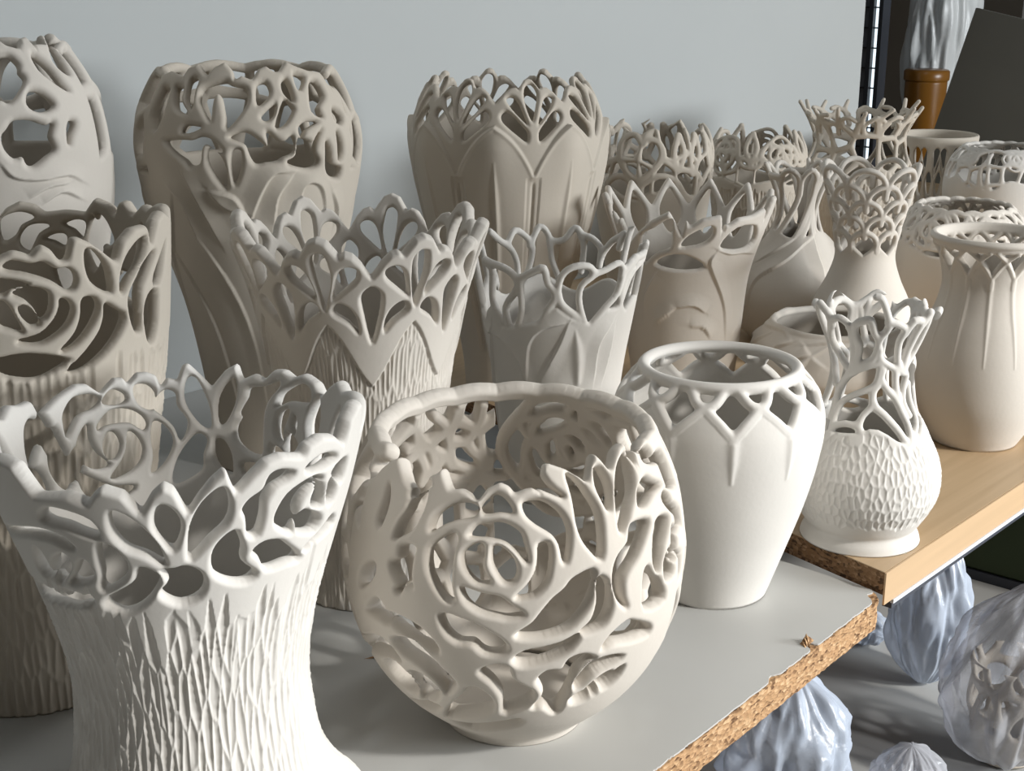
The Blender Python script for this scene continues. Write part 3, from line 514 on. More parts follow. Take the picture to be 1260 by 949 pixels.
def shelf():
    root = empty('shelf_board', (0, 0, 0), 0, 'white laminated shelf board with a rough broken chipboard front edge carrying the left-hand pots', 'shelf')
    # raw chipboard core: rough front face
    rng = random.Random(4); nx, nz = 330, 9; x0, x1 = -.3, .9835
    V = []; F = []
    for i in range(nx+1):
        x = x0+(x1-x0)*i/nx; dx = max(0, x-.965)
        rnd = .012*(dx/.0185)**2.2
        for j in range(nz+1):
            z = -.0262+.0250*j/nz
            n = noise.noise(Vector((x*90, z*120, 1)))*.0012+noise.noise(Vector((x*260, z*260, 5)))*.0010
            top = .0016*max(0, noise.noise(Vector((x*38, 3, 9))))*(j >= nz-1)
            V.append((x, edge_y(x)+n+top+rnd, z))
    for i in range(nx):
        for j in range(nz):
            a = i*(nz+1)+j; F.append((a, a+nz+1, a+nz+2, a+1))
    nb = len(V)                                        # back, bottom, end
    V += [(x0, 1.366, -.0262), (x1, 1.366, -.0262), (x0, 1.366, -.0012), (x1, 1.366, -.0012)]
    bot = [i*(nz+1) for i in range(nx+1)]; tp = [i*(nz+1)+nz for i in range(nx+1)]
    F += [tuple(bot[::-1]+[nb, nb+1][:2]), tuple(tp+[nb+3, nb+2]), (nb, nb+2, nb+3, nb+1),
          tuple([nx*(nz+1)+j for j in range(nz+1)][::1]+[nb+3, nb+1])[::1], tuple([j for j in range(nz+1)][::-1]+[nb, nb+2])]
    me = bpy.data.meshes.new('chipboard_core'); me.from_pydata(V, [], F); me.materials.append(CHIP)
    o = bpy.data.objects.new('chipboard_core', me); COL.objects.link(o); o.parent = root
    # laminate skin with a torn front edge
    bm = bmesh.new(); row = []
    n2 = 700
    for i in range(n2+1):
        x = x0+(x1-x0)*i/n2; dx = max(0, x-.965); rnd = .012*(dx/.0185)**2.2
        t = .0010+.0022*max(0, noise.noise(Vector((x*45, 0, 2)))-.05)+.0016*abs(noise.noise(Vector((x*240, 0, 7))))
        t += .012*math.exp(-((x-.862)/.0035)**2)+.008*math.exp(-((x-.972)/.006)**2)+.004*math.exp(-((x-.80)/.006)**2)
        row.append((x, edge_y(x)+t+rnd))
    up = [bm.verts.new((x, y, 0)) for x, y in row]; dn = [bm.verts.new((x, y-.0002, -.0011)) for x, y in row]
    b0, b1 = bm.verts.new((x1, 1.366, 0)), bm.verts.new((x0, 1.366, 0))
    bm.faces.new(up+[b0, b1])
    for i in range(n2): bm.faces.new((dn[i], dn[i+1], up[i+1], up[i]))
    c0 = bm.verts.new((x1, 1.366, -.0011)); bm.faces.new((up[-1], dn[-1], c0, b0))
    bm_obj('laminate_top', bm, WHITE, root)
    # flakes standing up where the laminate broke away
shelf()
def flake():
    bm = bmesh.new()
    for q in range(5):
        x = .858+q*.0028; h = (.003, .006, .008, .005, .003)[q]
        a = [bm.verts.new((x+dx, edge_y(x)+.006+dy, z)) for dx, dy, z in ((-.002, 0, 0), (.002, .001, 0), (.001, .007, 0), (0, .004, h))]
        for f in ((0, 1, 3), (1, 2, 3), (2, 0, 3)): bm.faces.new([a[i] for i in f])
    o = bm_obj('chipboard_flake', bm, CHIP); tag(o, 'small torn flake of chipboard sticking up at the broken front edge', 'flake')
flake()
def wood_mat():
    m, nt, b = nodes('beech_laminate'); N, L = nt.nodes, nt.links
    tc = N.new('ShaderNodeTexCoord'); mp = N.new('ShaderNodeMapping'); mp.inputs['Scale'].default_value = (1.2, 26, 26); L.new(tc.outputs['Object'], mp.inputs[0])
    n = N.new('ShaderNodeTexNoise'); n.inputs['Scale'].default_value = 3; n.inputs['Detail'].default_value = 8; n.inputs['Distortion'].default_value = .6; L.new(mp.outputs[0], n.inputs['Vector'])
    r = N.new('ShaderNodeValToRGB'); r.color_ramp.elements[0].position = .25; r.color_ramp.elements[1].position = .75
    r.color_ramp.elements[0].color = (.40, .28, .16, 1); r.color_ramp.elements[1].color = (.50, .36, .22, 1)
    L.new(n.outputs['Fac'], r.inputs['Fac']); L.new(r.outputs[0], b.inputs['Base Color']); b.inputs['Roughness'].default_value = .42
    return m
WOOD = wood_mat()
BAND = plain('edge_band', (.53, .37, .22), .45, .05, 5., stretch=(1, 20, 20))
METAL = plain('pale_metal', (.70, .73, .78), .3, .02, 20.)
DARKM = plain('dark_rail', (.05, .055, .07), .4, .05)
def end_x(y): return .9845+.21*(y-.469)
def board():
    root = empty('wooden_board', (0, 0, 0), 0, 'beech-coloured wooden shelf board with a pale edge band, standing slightly proud at right', 'shelf')
    X1 = 3.7
    def prism(name, pts, z0, z1, mat):
        bm = bmesh.new(); a = [bm.verts.new((x, y, z0)) for x, y in pts]; b = [bm.verts.new((x, y, z1)) for x, y in pts]
        bm.faces.new(a[::-1]); bm.faces.new(b)
        for i in range(len(pts)): j = (i+1) % len(pts); bm.faces.new((a[i], a[j], b[j], b[i]))
        return bm_obj(name, bm, mat, root)
    prism('board_top', [(end_x(.4722), .4722), (X1, .4792), (X1, 1.70), (2.60, 1.70), (2.60, 1.366), (end_x(1.366), 1.366)], .0172, .0180, WOOD)
    # chipboard core with a rough sawn end
    bm = bmesh.new(); n, k = 120, 6; G = []
    for i in range(n+1):
        y = .4722+(1.366-.4722)*i/n
        G.append([bm.verts.new((end_x(y)+.0012+.0012*noise.noise(Vector((y*140, j*3., 2)))+.0008*noise.noise(Vector((y*420, j*5., 8))), y, .0002+.0170*j/k)) for j in range(k+1)])
    for i in range(n):
        for j in range(k): bm.faces.new((G[i][j], G[i][j+1], G[i+1][j+1], G[i+1][j]))
    bm_obj('sawn_end', bm, CHIPD, root)
    prism('core', [(1.0, .4722), (X1, .4792), (X1, 1.70), (2.60, 1.70), (2.60, 1.366), (1.185, 1.366)], -.0112, .0171, CHIPD)
    prism('edge_band', [(end_x(.469), .4700), (X1, .4770), (X1, .4786), (end_x(.469), .4716)], -.0112, .0177, BAND)
    r = empty('metal_rail', (0, 0, 0), 0, 'thin bright metal rail running under the front edge of the wooden board', 'rail')
    root, keep = r, root
    prism('strip', [(1.0, .4690), (X1, .4758), (X1, .4790), (1.0, .4722)], -.0150, -.0114, METAL)
    prism('dark_lip', [(1.0, .4705), (X1, .4773), (X1, .4860), (1.0, .4790)], -.0200, -.0151, DARKM)
board()
# lower deck with the bags
DECK = plain('grey_deck', (.42, .42, .41), .6, .05, 4.)
o = box('lower_shelf', -.2, 3.2, .30, 1.36, -.325, -.30, DECK); tag(o, 'grey lower shelf deck under the pots, with plastic bags on it', 'shelf')
GREEN = plain('dark_green_paint', (.035, .055, .015), .5, .1, 6.)
gb = empty('green_crate', (1.70, .6, -.30), math.radians(2), 'dark green box with a black bottom edge on the lower shelf at right', 'box')
box('box_body', 0, .30, -.42, .125, .012, .262, GREEN, gb, .004); box('bottom_edge', -.003, .30, -.42, .128, 0, .013, DARKM, gb)
box('lid', -.004, .30, -.424, .129, .262, .276, plain('box_lid', (.20, .17, .11), .6), gb, .003)
# ---------------------------------------------------------------- far right background
def win():
    FR = plain('window_frame', (.03, .035, .045), .4); SCR = plain('insect_screen', (.17, .19, .23), .7)
    m, nt, b = nodes('daylit_pane'); b.inputs['Emission Color'].default_value = (.80, .92, 1, 1); b.inputs['Emission Strength'].default_value = .9; b.inputs['Base Color'].default_value = (.5, .55, .6, 1)
    w = empty('window_1', (3.0, 0, 0), 0, 'narrow window strip with bars beyond the end of the wall', 'window'); w['kind'] = 'structure'
    for k in ('label', 'category'): del w[k]
    box('screen', .010, .014, 1.590, 1.90, -.2, 1.2, SCR, w)
    box('mullion', -.005, .02, 1.580, 1.591, -.2, 1.2, FR, w)
    box('pane', .008, .012, 1.566, 1.581, -.2, 1.2, m, w)
    box('jamb', -.006, .03, 1.556, 1.566, -.2, 1.2, FR, w)
    for q in range(30): box('glazing_bar', .002, .009, 1.566, 1.9, -.19+q*.0455, -.187+q*.0455, FR, w)
win()
PANEL = plain('dark_grey_board', (.16, .16, .142), .75, .06, 5.)
def panel():
    root = empty('grey_panel', (3.0, 0, .018), 0, 'dark grey flat panel leaning at a slant behind the plain-rimmed cup', 'panel')
    bm = bmesh.new(); P = [(1.443, 0), (1.0, 0), (.95, .31), (1.349, .388)]
    a = [bm.verts.new((z*.06, y, z)) for y, z in P]; b = [bm.verts.new((.012+z*.06, y, z)) for y, z in P]
    bm.faces.new(a); bm.faces.new(b[::-1])
    for i in range(4): j = (i+1) % 4; bm.faces.new((a[j], a[i], b[i], b[j]))
    bm_obj('panel_face', bm, PANEL, root)
panel()
def canister():
    AMB = plain('amber_plastic', (.20, .085, .012), .3, .06)
    root = empty('amber_canister', (3.22, 1.545, .018), 0, 'amber brown plastic canister left of the leaning grey panel', 'canister')
    for nm, pr in (('body', [(.044, 0), (.047, .004), (.050, .205), (.050, .21)]), ('lid', [(.053, .2105), (.054, .213), (.054, .232), (.050, .236)])):
        V = [(r*math.cos(2*math.pi*i/40), r*math.sin(2*math.pi*i/40), z) for r, z in pr for i in range(40)]
        lo, ct = [], []
        for j in range(len(pr)-1):
            for i in range(40): k = (i+1) % 40; lo += [j*40+i, j*40+k, (j+1)*40+k, (j+1)*40+i]; ct.append(4)
        lo += list(range(39, -1, -1)); ct.append(40); lo += [(len(pr)-1)*40+i for i in range(40)]; ct.append(40)
        mesh_obj(nm, V, lo, ct, AMB, root)
canister()
o = box('pale_carton', 3.55, 3.72, 1.02, 1.46, .018, .62, plain('pale_card', (.30, .29, .28), .8)); tag(o, 'pale grey carton standing behind the leaning dark panel', 'carton')
# ---------------------------------------------------------------- the pots
def trc(n, k): return [np.asarray(l, float).reshape(-1, 2)/[10, 1e4] for l in TR[n].get(k, [])]
def loc(n): return PROF[n][0]
def prof(n): return PROF[n][1]
def wrap(a): return (np.asarray(a)+180) % 360-180
def only(P, f, F):
    """keep a field only where f(angle) holds"""
    return np.where(f(wrap(np.degrees(P.phi)))[None, :], F, -1.)

def rose_vase():                                      # front left
    P = Pot(prof('V1'), 800, .00085, .135, .0013, T=.0046, rnd=.0032, seed=3)
    v = P.outline(*TR['V1']['of'], *TR['V1']['ob'], default=lambda a: .255+.010*np.abs(np.sin(np.radians(a*5))))
    P.add_field(P.slopefix(v))
    for l in trc('V1', 'h'): P.hole(l, 3, -.0003)
    for a in (-100, -128, 100, 118):                   # sides seen edge on
        for da, ds, an, ln in ((0, 0, 0, .034), (-6, -.016, -35, .026), (6, -.016, 35, .026)):
            k = math.degrees(1/.104); c, s = math.cos(math.radians(an)), math.sin(math.radians(an))
            L = [(a+da+k*(x*c+y*s), .216+ds+y*c-x*s) for x, y in [(0, 0), (.006, .3*ln), (.0065, .6*ln), (0, ln), (-.0065, .6*ln), (-.006, .3*ln)]]
            P.hole(np.ravel(L), 3)
    edge = lambda a: .181-.008*np.cos(np.radians(a*2))+.004*np.sin(np.radians(a*7))
    P.gouges(.0, .205, .0046, .036, .0019, lambda a: edge(a)-.006, jit=.48)
    lob = np.maximum(0, np.cos(3*(P.phi-math.radians(80))))**.7*(1+.05*np.cos(P.phi*46))
    P.L += .017*np.exp(-(P.Y/.020)**2)[:, None]*lob[None, :]
    P.finish('openwork_vase', loc('V1'), CLAY_WHITE, 'large white flared vase with pierced roses above a gouged body, at the front left corner',
             'vase', split=lambda a: edge(a)+.004, floor_s=.008,
             parts=[('leaf_cluster', 0, .225, .8), ('rose', 48, .23, 1), ('rose', -45, .215, 1), ('rose', -159, .225, 1), ('leaf_cluster', 170, .235, .7),
                    ('rose', 138, .235, 1), ('leaf_cluster', 92, .24, .7), ('leaf_cluster', -100, .235, .8)])

def back_rose_vase():                                 # left edge, second row
    P = Pot(prof('V2'), 620, .0011, .20, .0018, T=.0048, rnd=.0034, seed=4)
    v = P.outline(*TR['V2']['of'], *TR['V2']['ob'], default=lambda a: .330+.010*np.abs(np.sin(np.radians(a*5))))
    P.add_field(P.slopefix(v))
    for l in trc('V2', 'h'): P.hole(l, 3, 0)
    for a in (-60, -85, 110, 140, -150):
        for da, ds, an, ln in ((0, 0, 0, .040), (-8, -.022, -40, .03), (8, -.022, 40, .03)):
            k = math.degrees(1/.112); c, s = math.cos(math.radians(an)), math.sin(math.radians(an))
            P.hole(np.ravel([(a+da+k*(x*c+y*s), .280+ds+y*c-x*s) for x, y in [(0, 0), (.007, .3*ln), (.0075, .6*ln), (0, ln), (-.0075, .6*ln), (-.007, .3*ln)]]), 3)
    edge = lambda a: .254+.006*np.sin(np.radians(a*4+60))
    P.gouges(.0, .285, .0056, .030, .0020, lambda a: edge(a)-.008)
    P.finish('openwork_vase', loc('V2'), CLAY_WARM, 'tall beige vase at the left edge, big pierced rose above vertical gouges',
             'vase', split=lambda a: edge(a)+.006,
             parts=[('rose', 5, .285, 1), ('leaf_cluster', 48, .32, .7), ('leaf_cluster', 88, .30, .8), ('rose', 165, .30, 1), ('leaf_cluster', 128, .32, .7), ('rose', -75, .30, 1), ('leaf_cluster', -130, .31, .8)])

def globe():                                          # round rose vase
    P = Pot(prof('V8'), 700, .0009, 0, T=.0060, rnd=.0036, seed=8, K=.0015)
    rim = lambda a: .2335+.0022*np.abs(np.sin(np.radians((np.asarray(a)-62)*180/21.)))
    sheet = P.slopefix(P.outline(*TR['V8']['of'], default=rim))
    web = P.lattice(.05, .235, .034, .040, .0050)
    P.add_field(only(P, lambda a: abs(a) <= 66, sheet))
    P.add_field(only(P, lambda a: (abs(a) > 60) & (abs(a) <= 100), np.minimum(sheet, web)))
    P.add_field(P.under(.052)); w = .0047
    for l in trc('V8', 'h'): P.hole(l, 3, 0. if abs(l[:, 0].mean()) < 48 else .0006)
    for l in trc('V8', 'k'): P.stroke(l, w*P.rng.uniform(.9, 1.12), 3)
    P.add_field(only(P, lambda a: (abs(a) > 95) & ~((a > 150) | (a < -172)), np.minimum(web, P.under(.229))))
    low = np.minimum(P.lattice(.03, .12, .034, .034, .0052), P.under(.10))
    P.add_field(only(P, lambda a: (a > 140) | (a < -165), low))
    ra, rs = trc('V8', 'rose_c')[0][0]
    P.rose(ra, rs, .054, .0046, rot=.4)
    P.rose(ra-8, .075, .040, .0046, rot=1.2)
    # scalloped rim, broken at the front where the leaf tips stand free
    a = np.arange(66, 300, 2.); s = .2335+.0022*np.abs(np.sin(np.radians((a-62)*180/21.)))
    P.stroke(np.ravel(np.c_[a, s]), .0062, 2)
    P.finish('openwork_globe_vase', loc('V8'), CLAY, 'round ball-shaped vase pierced with roses all over, at the front centre', 'vase', split=.058, floor_s=.012, body='lower_wall',
             bands=[('foot', 0, .012)],
             parts=[('rose', -3, .145, 1.2), ('leaf_cluster', 42, .185, .8), ('rose', 36, .075, .8), ('rose', -48, .08, .9), ('leaf_cluster', -45, .18, .9), ('leaf_cluster', 82, .14, 1),
                    ('rose', ra, rs, 1.1), ('leaf_cluster', -150, .19, 1), ('rose', 120, .13, 1), ('rose', -100, .12, 1), ('rose', ra, .075, .8)])

def fan_vase():                                       # tulip hearts and fans, second row
    P = Pot(prof('V5'), 640, .0010, .17, .0019, T=.0042, rnd=.0030, seed=5); N, per, c0 = 8, 45., 27.7
    rel = np.array([0, 4, 7, 8.8, 11, 14.5, 18, 20.5, 22.5]); hh = np.array([.3165, .3135, .306, .3015, .3045, .3025, .296, .289, .2845])
    d = np.abs((np.degrees(P.phi)-c0+per/2) % per-per/2)
    v = np.interp(d, rel, hh); P.add_field(P.slopefix(v))
    k = trc('V5', 'k'); a0 = c0-22.5
    for q in range(N):
        for j, c, mir in ((0, c0, 0), (1, c0, 0), (1, c0, 1), (2, 5.1, 0), (3, 5.1, 0), (3, 5.1, 1)):
            h = k[j].copy(); h[:, 0] -= c
            if mir: h[:, 0] *= -1
            h[:, 0] += c+q*per
            P.hole(h, 3, .0006)
    def edge(a):
        t = np.abs((np.asarray(a)-c0+per/2) % per-per/2)/22.5
        return .245-.052*(t-.04*np.sin(2*np.pi*t))
    E = P.under(edge)
    P.R += .0012*np.clip(-E/.0012, 0, 1)
    P.gouges(.0, .262, .0036, .036, .0015, lambda a: 9, clip=edge)
    P.R += np.where(E > 0, -.0008*np.exp(-(E/.003)**2), 0)
    P.finish('openwork_vase', loc('V5'), CLAY, 'flared vase with teardrop fans and heart points over fine gouges, behind the rose globe', 'vase', split=edge,
             parts=[p for q in range(N) for p in (('petal_fan', c0+q*per, .285, 1), ('heart_panel', a0+q*per, .245, 1))])

def lotus_jar():                                      # back row, fans above lotus petals
    P = Pot(prof('V6'), 520, .0012, .27, .003, T=.0040, rnd=.0040, seed=6); N, per, c0 = 8, 45., 14.9
    d = np.abs((np.degrees(P.phi)-c0+per/2) % per-per/2)
    v = np.interp(d, [0, 3, 6, 7.4, 9, 13, 17, 20, 22.5], [.3795, .378, .371, .3665, .3690, .3685, .363, .356, .351]); P.add_field(P.slopefix(v))
    k = trc('V6', 'k')
    for q in range(N):
        for j, mir in ((0, 0), (1, 0), (1, 1), (2, 0), (2, 1)):
            h = k[j].copy(); h[:, 0] -= c0
            if j == 0: h[:, 0] -= h[:, 0].mean()
            if mir: h[:, 0] *= -1
            h[:, 0] += c0+q*per; P.hole(h, 3, .0011)
    t = d/22.5
    top = .272+.053*t**.8+.006*np.sin(np.pi*t)           # petal edge line
    Fp = P.slopefix(top)
    up = np.clip((P.Y[:, None]-.20)/.10, 0, 1)
    P.R += np.where(Fp > 0, (.0012+.0046*up**2*np.sin(np.pi/2*t[None, :])**4)*np.clip(Fp/.0012, 0, 1), 0)
    P.R += np.where(Fp > 0, .0010*np.exp(-((Fp-.0025)/.002)**2), 0)
    for q in range(N):
        c = c0+22.5+q*per
        P.ridge([c, .14, c+.6, .20, c+.4, .25, c, .287], [.004, .005, .0045, .001], .0026, 5, add=True)
        P.ridge([c-22.5, .06, c-22.5, .15, c-22.5, .262], .003, -.0022, 6)
    P.finish('lotus_jar', loc('V6'), CLAY_WARM, 'back-row jar with pointed lotus petals below a band of teardrop fans', 'jar', split=lambda a: .271+0*np.asarray(a), 
             parts=[p for q in range(N) for p in (('petal_fan', c0+q*per, .345, 1), ('petal', c0+22.5+q*per, .285, .8))])

def leaf_tree_vase():                                 # tall back-row vase with branching tree
    P = Pot(prof('V4'), 560, .0012, .22, .003, T=.0056, rnd=.0052, seed=41)
    rim = lambda a: .415+.006*np.abs(np.cos(np.radians(np.asarray(a)*4.5)))
    sheet = P.slopefix(P.outline(*TR['V4']['of'], default=rim))
    web = np.maximum(P.lattice(.315, .425, .040, .046, .0056), P.under(.318))
    P.add_field(only(P, lambda a: abs(a) <= 60, sheet)); P.add_field(only(P, lambda a: abs(a) > 54, np.minimum(sheet, web)))
    for l in trc('V4', 'h'): P.hole(l, 3, .0003)
    a = np.arange(64, 298, 2.); P.stroke(np.ravel(np.c_[a, rim(a)-.004]), .0046, 1)
    for l in trc('V4', 'rel'): P.step(l, .016, .0042)
    for q in range(7):
        a = 70+q*36
        P.step([a, .10, a+8, .20, a+25, .27, a+30, .30], .014, .0032)
    for a in (-50, -20, 10, 40): P.step([a+25, .06, a+16, .14, a+4, .20, a-14, .26], .012, .003)
    P.finish('openwork_vase', loc('V4'), CLAY_WARM, 'tall narrow-footed vase with a pierced tree and heart-shaped opening, against the wall', 'vase', split=.318,
             parts=[('branch', -8, .345, 1), ('branch', 40, .36, 1), ('branch', -50, .36, 1), ('branch', 90, .36, 1), ('branch', 140, .36, 1), ('branch', -170, .36, 1), ('branch', -120, .36, 1), ('branch', -90, .36, 1)])

def corner_vase():
    P = Pot(prof('V3'), 560, .0012, .22, .003, T=.0062, rnd=.0058, seed=31)
    rim = lambda a: .442+.006*np.abs(np.cos(np.radians(np.asarray(a)*4.5)))
    sheet = P.slopefix(P.outline(*TR['V3']['of'], default=rim))
    web = np.maximum(P.lattice(.335, .445, .044, .055, .0066), P.under(.338))
    P.add_field(only(P, lambda a: (a <= 58) & (a > -14), sheet)); P.add_field(only(P, lambda a: (a > 52) | (a < -10), np.minimum(sheet, web)))
    for l in trc('V3', 'h'): P.hole(l, 3, -.0003)
    a = np.arange(62, 344, 2.); P.stroke(np.ravel(np.c_[a, rim(a)-.004]), .0052, 1)
    for l in trc('V3', 'leaf'): P.stroke(l, [.003, .0062, .0075, .0050, .0022], 3)
    for l in trc('V3', 'rel'): P.step(l, .014, .004)
    for q in range(8):
        a = 60+q*36; P.step([a, .10, a+8, .20, a+25, .27, a+30, .32], .014, .0035)
    P.finish('openwork_vase', loc('V3'), CLAY, 'tall vase with thick pierced branches, cut off by the upper left corner', 'vase', split=.335,
             parts=[('branch', a, .39, 1) for a in (0, 45, 90, 135, 180, -135, -90, -45)])

def leaf_cup():                                       # V7
    P = Pot(prof('V7'), 480, .0011, .15, .0025, T=.0032, rnd=.0032, seed=7); w = .0033
    v = P.outline(*TR['V7']['of'], default=lambda a: .195+.008*np.sin(np.radians(a*6)))
    P.add_field(P.slopefix(v))
    for k in ('k',):
        for l in trc('V7', k): P.stroke(l, w*P.rng.uniform(.9, 1.15), 3)
    lat = np.minimum(P.lattice(.19, .262, .03, .05, .0032), P.under(lambda a: .252+.006*np.cos(np.radians(a*9))))
    P.add_field(only(P, lambda a: (abs(a) > 84) & (abs(a) < 125), lat))
    for l in trc('V7', 'rel'): P.step(l, .012, .0032)
    for l in trc('V7', 'leaf'): P.ridge(l, [.001, .007, .008, .005], .0034, 4)
    for q in range(7): P.step([100+q*30, .06, 110+q*30, .13, 122+q*30, .18], .012, .003)
    P.finish('openwork_cup', loc('V7'), CLAY_GREY, 'grey-white leaf-carved cup with a thin looped rim, behind the rose globe and shouldered vase', 'vase', split=.185,
             parts=[('leaf_loop', a, .225, 1) for a in (-55, -22, 12, 48, 85, 125, 165, -155, -115, -85)])

def lotus_collar(n, seed, N, c0, sv, sc, srim, tail, w, nu, ds, relief, rimw, rimh, mat, label, name, band_top, ridge_h):
    P = Pot(prof(n), nu, ds, max(.02, tail-.01), ds*3, T=.0036, rnd=.0038, seed=seed); per = 360/N
    S = P.S.top
    x = np.array([0, .12, .25, .5, .68, .86]); y = np.array([0, .28, .56, 1., 1.22, 1.45])
    yr = sv+(sc-sv)*y; yr[-1] = max(yr[-1], srim+.001)
    d = np.abs((np.degrees(P.phi)-c0+per/2) % per-per/2)/per
    P.add_field(P.slopefix(np.interp(d, x, yr))-.0004-np.where(d > .49, 0, 0)[None, :])
    P.Hh = np.minimum(P.Hh, S-P.Y[:, None])
    P.add_field(np.where(P.Y[:, None] > srim, np.minimum(P.Y[:, None]-srim, S-P.Y[:, None]+.003), -1.)+0*P.E)
    F0 = P.slopefix(np.interp(np.minimum(d, .5), x, yr))
    # cut away the wall above the petals, below the rim
    solid = np.maximum(np.where(d[None, :] < .5, F0, -1), P.Y[:, None]-srim)
    P.E = np.full(P.E.shape, 1e-9); P.add_field(solid)
    for q in range(N):
        for sg in (1, -1):
            L = np.c_[c0+q*per+sg*x*per, yr]
            L = np.vstack([[c0+q*per, sv-.010], L])
            P.stroke(np.ravel(L), w, 3, relief=relief)
        P.ridge([c0+q*per, sv-.004, c0+q*per, (sv+tail)/2, c0+q*per, tail], [w*1.6, w*1.4, w*.6], ridge_h, 4)
    a = np.arange(162, 559, 6.)
    P.stroke(np.ravel(np.c_[a, 0*a+S-rimw]), rimw, 1, relief=rimh)
    return P.finish(name, loc(n), mat, label, 'vase' if n == 'V9' else 'jar', split=sv-.004, bands=[('rim', band_top, 1)],
             parts=[('collar_arch', c0+(q+.5)*per, (sv+srim)/2, 1) for q in range(N)])

def flame_bottle():                                   # V10 coral neck, scaled belly
    P = Pot(prof('V10'), 560, .0009, .10, .0011, T=.0031, rnd=.0030, seed=10); w = .0030
    v = P.outline(*TR['V10']['of'], default=lambda a: .117+.006*np.sin(np.radians(a*5)))
    P.add_field(P.slopefix(v))
    for l in trc('V10', 'k'): P.stroke(l, w*P.rng.uniform(.9, 1.15), 3)
    lat = np.minimum(P.lattice(.115, .224, .036, .048, .0029), P.under(lambda a: .217+.006*np.cos(np.radians(a*8))))
    P.add_field(only(P, lambda a: (abs(a) > 82), lat))
    P.gouges(.030, .128, .0056, .0112, .0013, lambda a: np.interp(np.radians(a % 360), P.phi, v, period=2*np.pi)-.006, jit=.34)
    foot = P.Y < .016
    P.finish('openwork_bottle_vase', loc('V10'), CLAY_WHITE, 'small bottle vase with scale-carved belly, ring foot and pierced branching neck, on the board corner', 'vase',
             split=lambda a: np.interp(np.radians(np.asarray(a) % 360), P.phi, v, period=2*np.pi)-.003, bands=[('foot', 0, .0165)],
             parts=[('branch', a, s, 1) for s in (.15, .195) for a in (-50, 0, 50, 100, 150, -160, -105)])

def petal_tip_vase():                                 # V12
    P = Pot(prof('V12'), 460, .0012, .12, .0025, T=.0036, rnd=.0036, seed=12)
    v = P.outline(*TR['V12']['of'], default=lambda a: .216+.034*(1-np.abs(((np.asarray(a)) % 30)/15.-1)))
    P.add_field(P.slopefix(v))
    for l in trc('V12', 'h'): P.hole(l, 3, .0003)
    for q in range(6):
        a = 105+q*30
        P.hole(np.ravel([(a, .184), (a+7, .196), (a+8.6, .212), (a+4, .228), (a, .236), (a-4, .228), (a-8.6, .212), (a-7, .196)]), 3)
    for a in (-95, -72): P.hole(np.ravel([(a, .175), (a+6, .20), (a+5, .235), (a-3, .225), (a-6, .195)]), 3)
    for l in trc('V12', 'rel'): P.step(l, .015, .0030)
    for q in range(6): P.step([100+q*35, .06, 112+q*35, .12, 104+q*35, .17], .013, .004)
    P.finish('openwork_vase', loc('V12'), CLAY, 'flaring vase with pointed petal tips and swirling carving, behind the white shouldered vase', 'vase', split=.182,
             parts=[('petal_tip', a, .215, 1) for a in (-70, -35, 0, 38, 75, 125, 165, -155, -115)])

def swirl_bottle():                                   # V13
    P = Pot(prof('V13'), 440, .0012, .12, .0028, T=.0032, rnd=.0032, seed=13); w = [.005, .0042, .0034, .0030]
    P.add_field(P.under(lambda a: .171-.004*np.cos(np.radians(a*3))))
    for l in trc('V13', 'k'):
        P.stroke(l, w, 3)
        for r in (125, 235):
            m = l.copy(); m[:, 0] += r; P.stroke(m, w, 3)
    for l in trc('V13', 'rel'):
        for r in (0, 120, 240):
            m = l.copy(); m[:, 0] += r; P.step(m, .016, .0035)
    P.finish('openwork_bottle_vase', loc('V13'), CLAY, 'plump smooth bottle vase whose twisted ridges rise into tall open loops', 'vase', split=.162,
             parts=[('neck_loop', a, .21, 1) for a in (-60, 0, 60, 120, 180, -120)])

def carved_bowl():                                    # V14
    P = Pot(prof('V14'), 400, .0016, T=.003, rnd=.003, seed=14, ext=.004)
    S = P.S.top; P.add_field(P.under(S-.0005))
    for l in trc('V14', 'rel'):
        for r in (0, 75, 150, 225, 290):
            m = l.copy(); m[:, 0] += r; P.step(m, .016, .0026)
    for q in range(6): P.ridge([-95+q*60, .05, -80+q*60, .09, -62+q*60, .115], [.004, .006, .002], .003, 5)
    a = np.arange(162, 559, 6.); P.stroke(np.ravel(np.c_[a, 0*a+S-.0035]), .0035, 1, relief=.0018)
    P.finish('carved_bowl', loc('V14'), CLAY, 'low rounded bowl with swirling relief and plain rim, behind the scale-carved bottle vase', 'bowl', split=9, bands=[('rim', S-.008, 1)])

def scallop_bottle():                                 # V15
    P = Pot(prof('V15'), 420, .0011, .14, .003, T=.0032, rnd=.0032, seed=15); N = 7; per = 360/N; w = .0035
    dd = lambda a, o: np.abs((np.asarray(a)+3.3-o*per/2+per/2) % per-per/2)/(per/2)
    base = lambda a: .166+.016*np.sqrt(np.clip(1-dd(a, 1)**2, 0, 1))*0-.006*(1-dd(a, 0))
    P.add_field(P.under(lambda a: .170-.012*(1-dd(a, 0))))
    for row in range(5):
        s0 = .163+row*.0165; hgt = .022+.003*row
        for q in range(N):
            c = -3.3+q*per+(row % 2)*per/2
            t = np.linspace(0, math.pi, 13)
            L = np.c_[c-per/2*np.cos(t)*1.0, s0+hgt*np.sin(t)**.8]
            P.stroke(np.ravel(L), w, 2, relief=.0008)
    P.finish('openwork_bottle_vase', loc('V15'), CLAY, 'slender bottle vase with a neck of overlapping pierced scallops', 'vase', split=.172,
             parts=[('scallop', -3.3+q*per+(r % 2)*per/2, .185+r*.018, 1) for r in range(4) for q in range(N)])

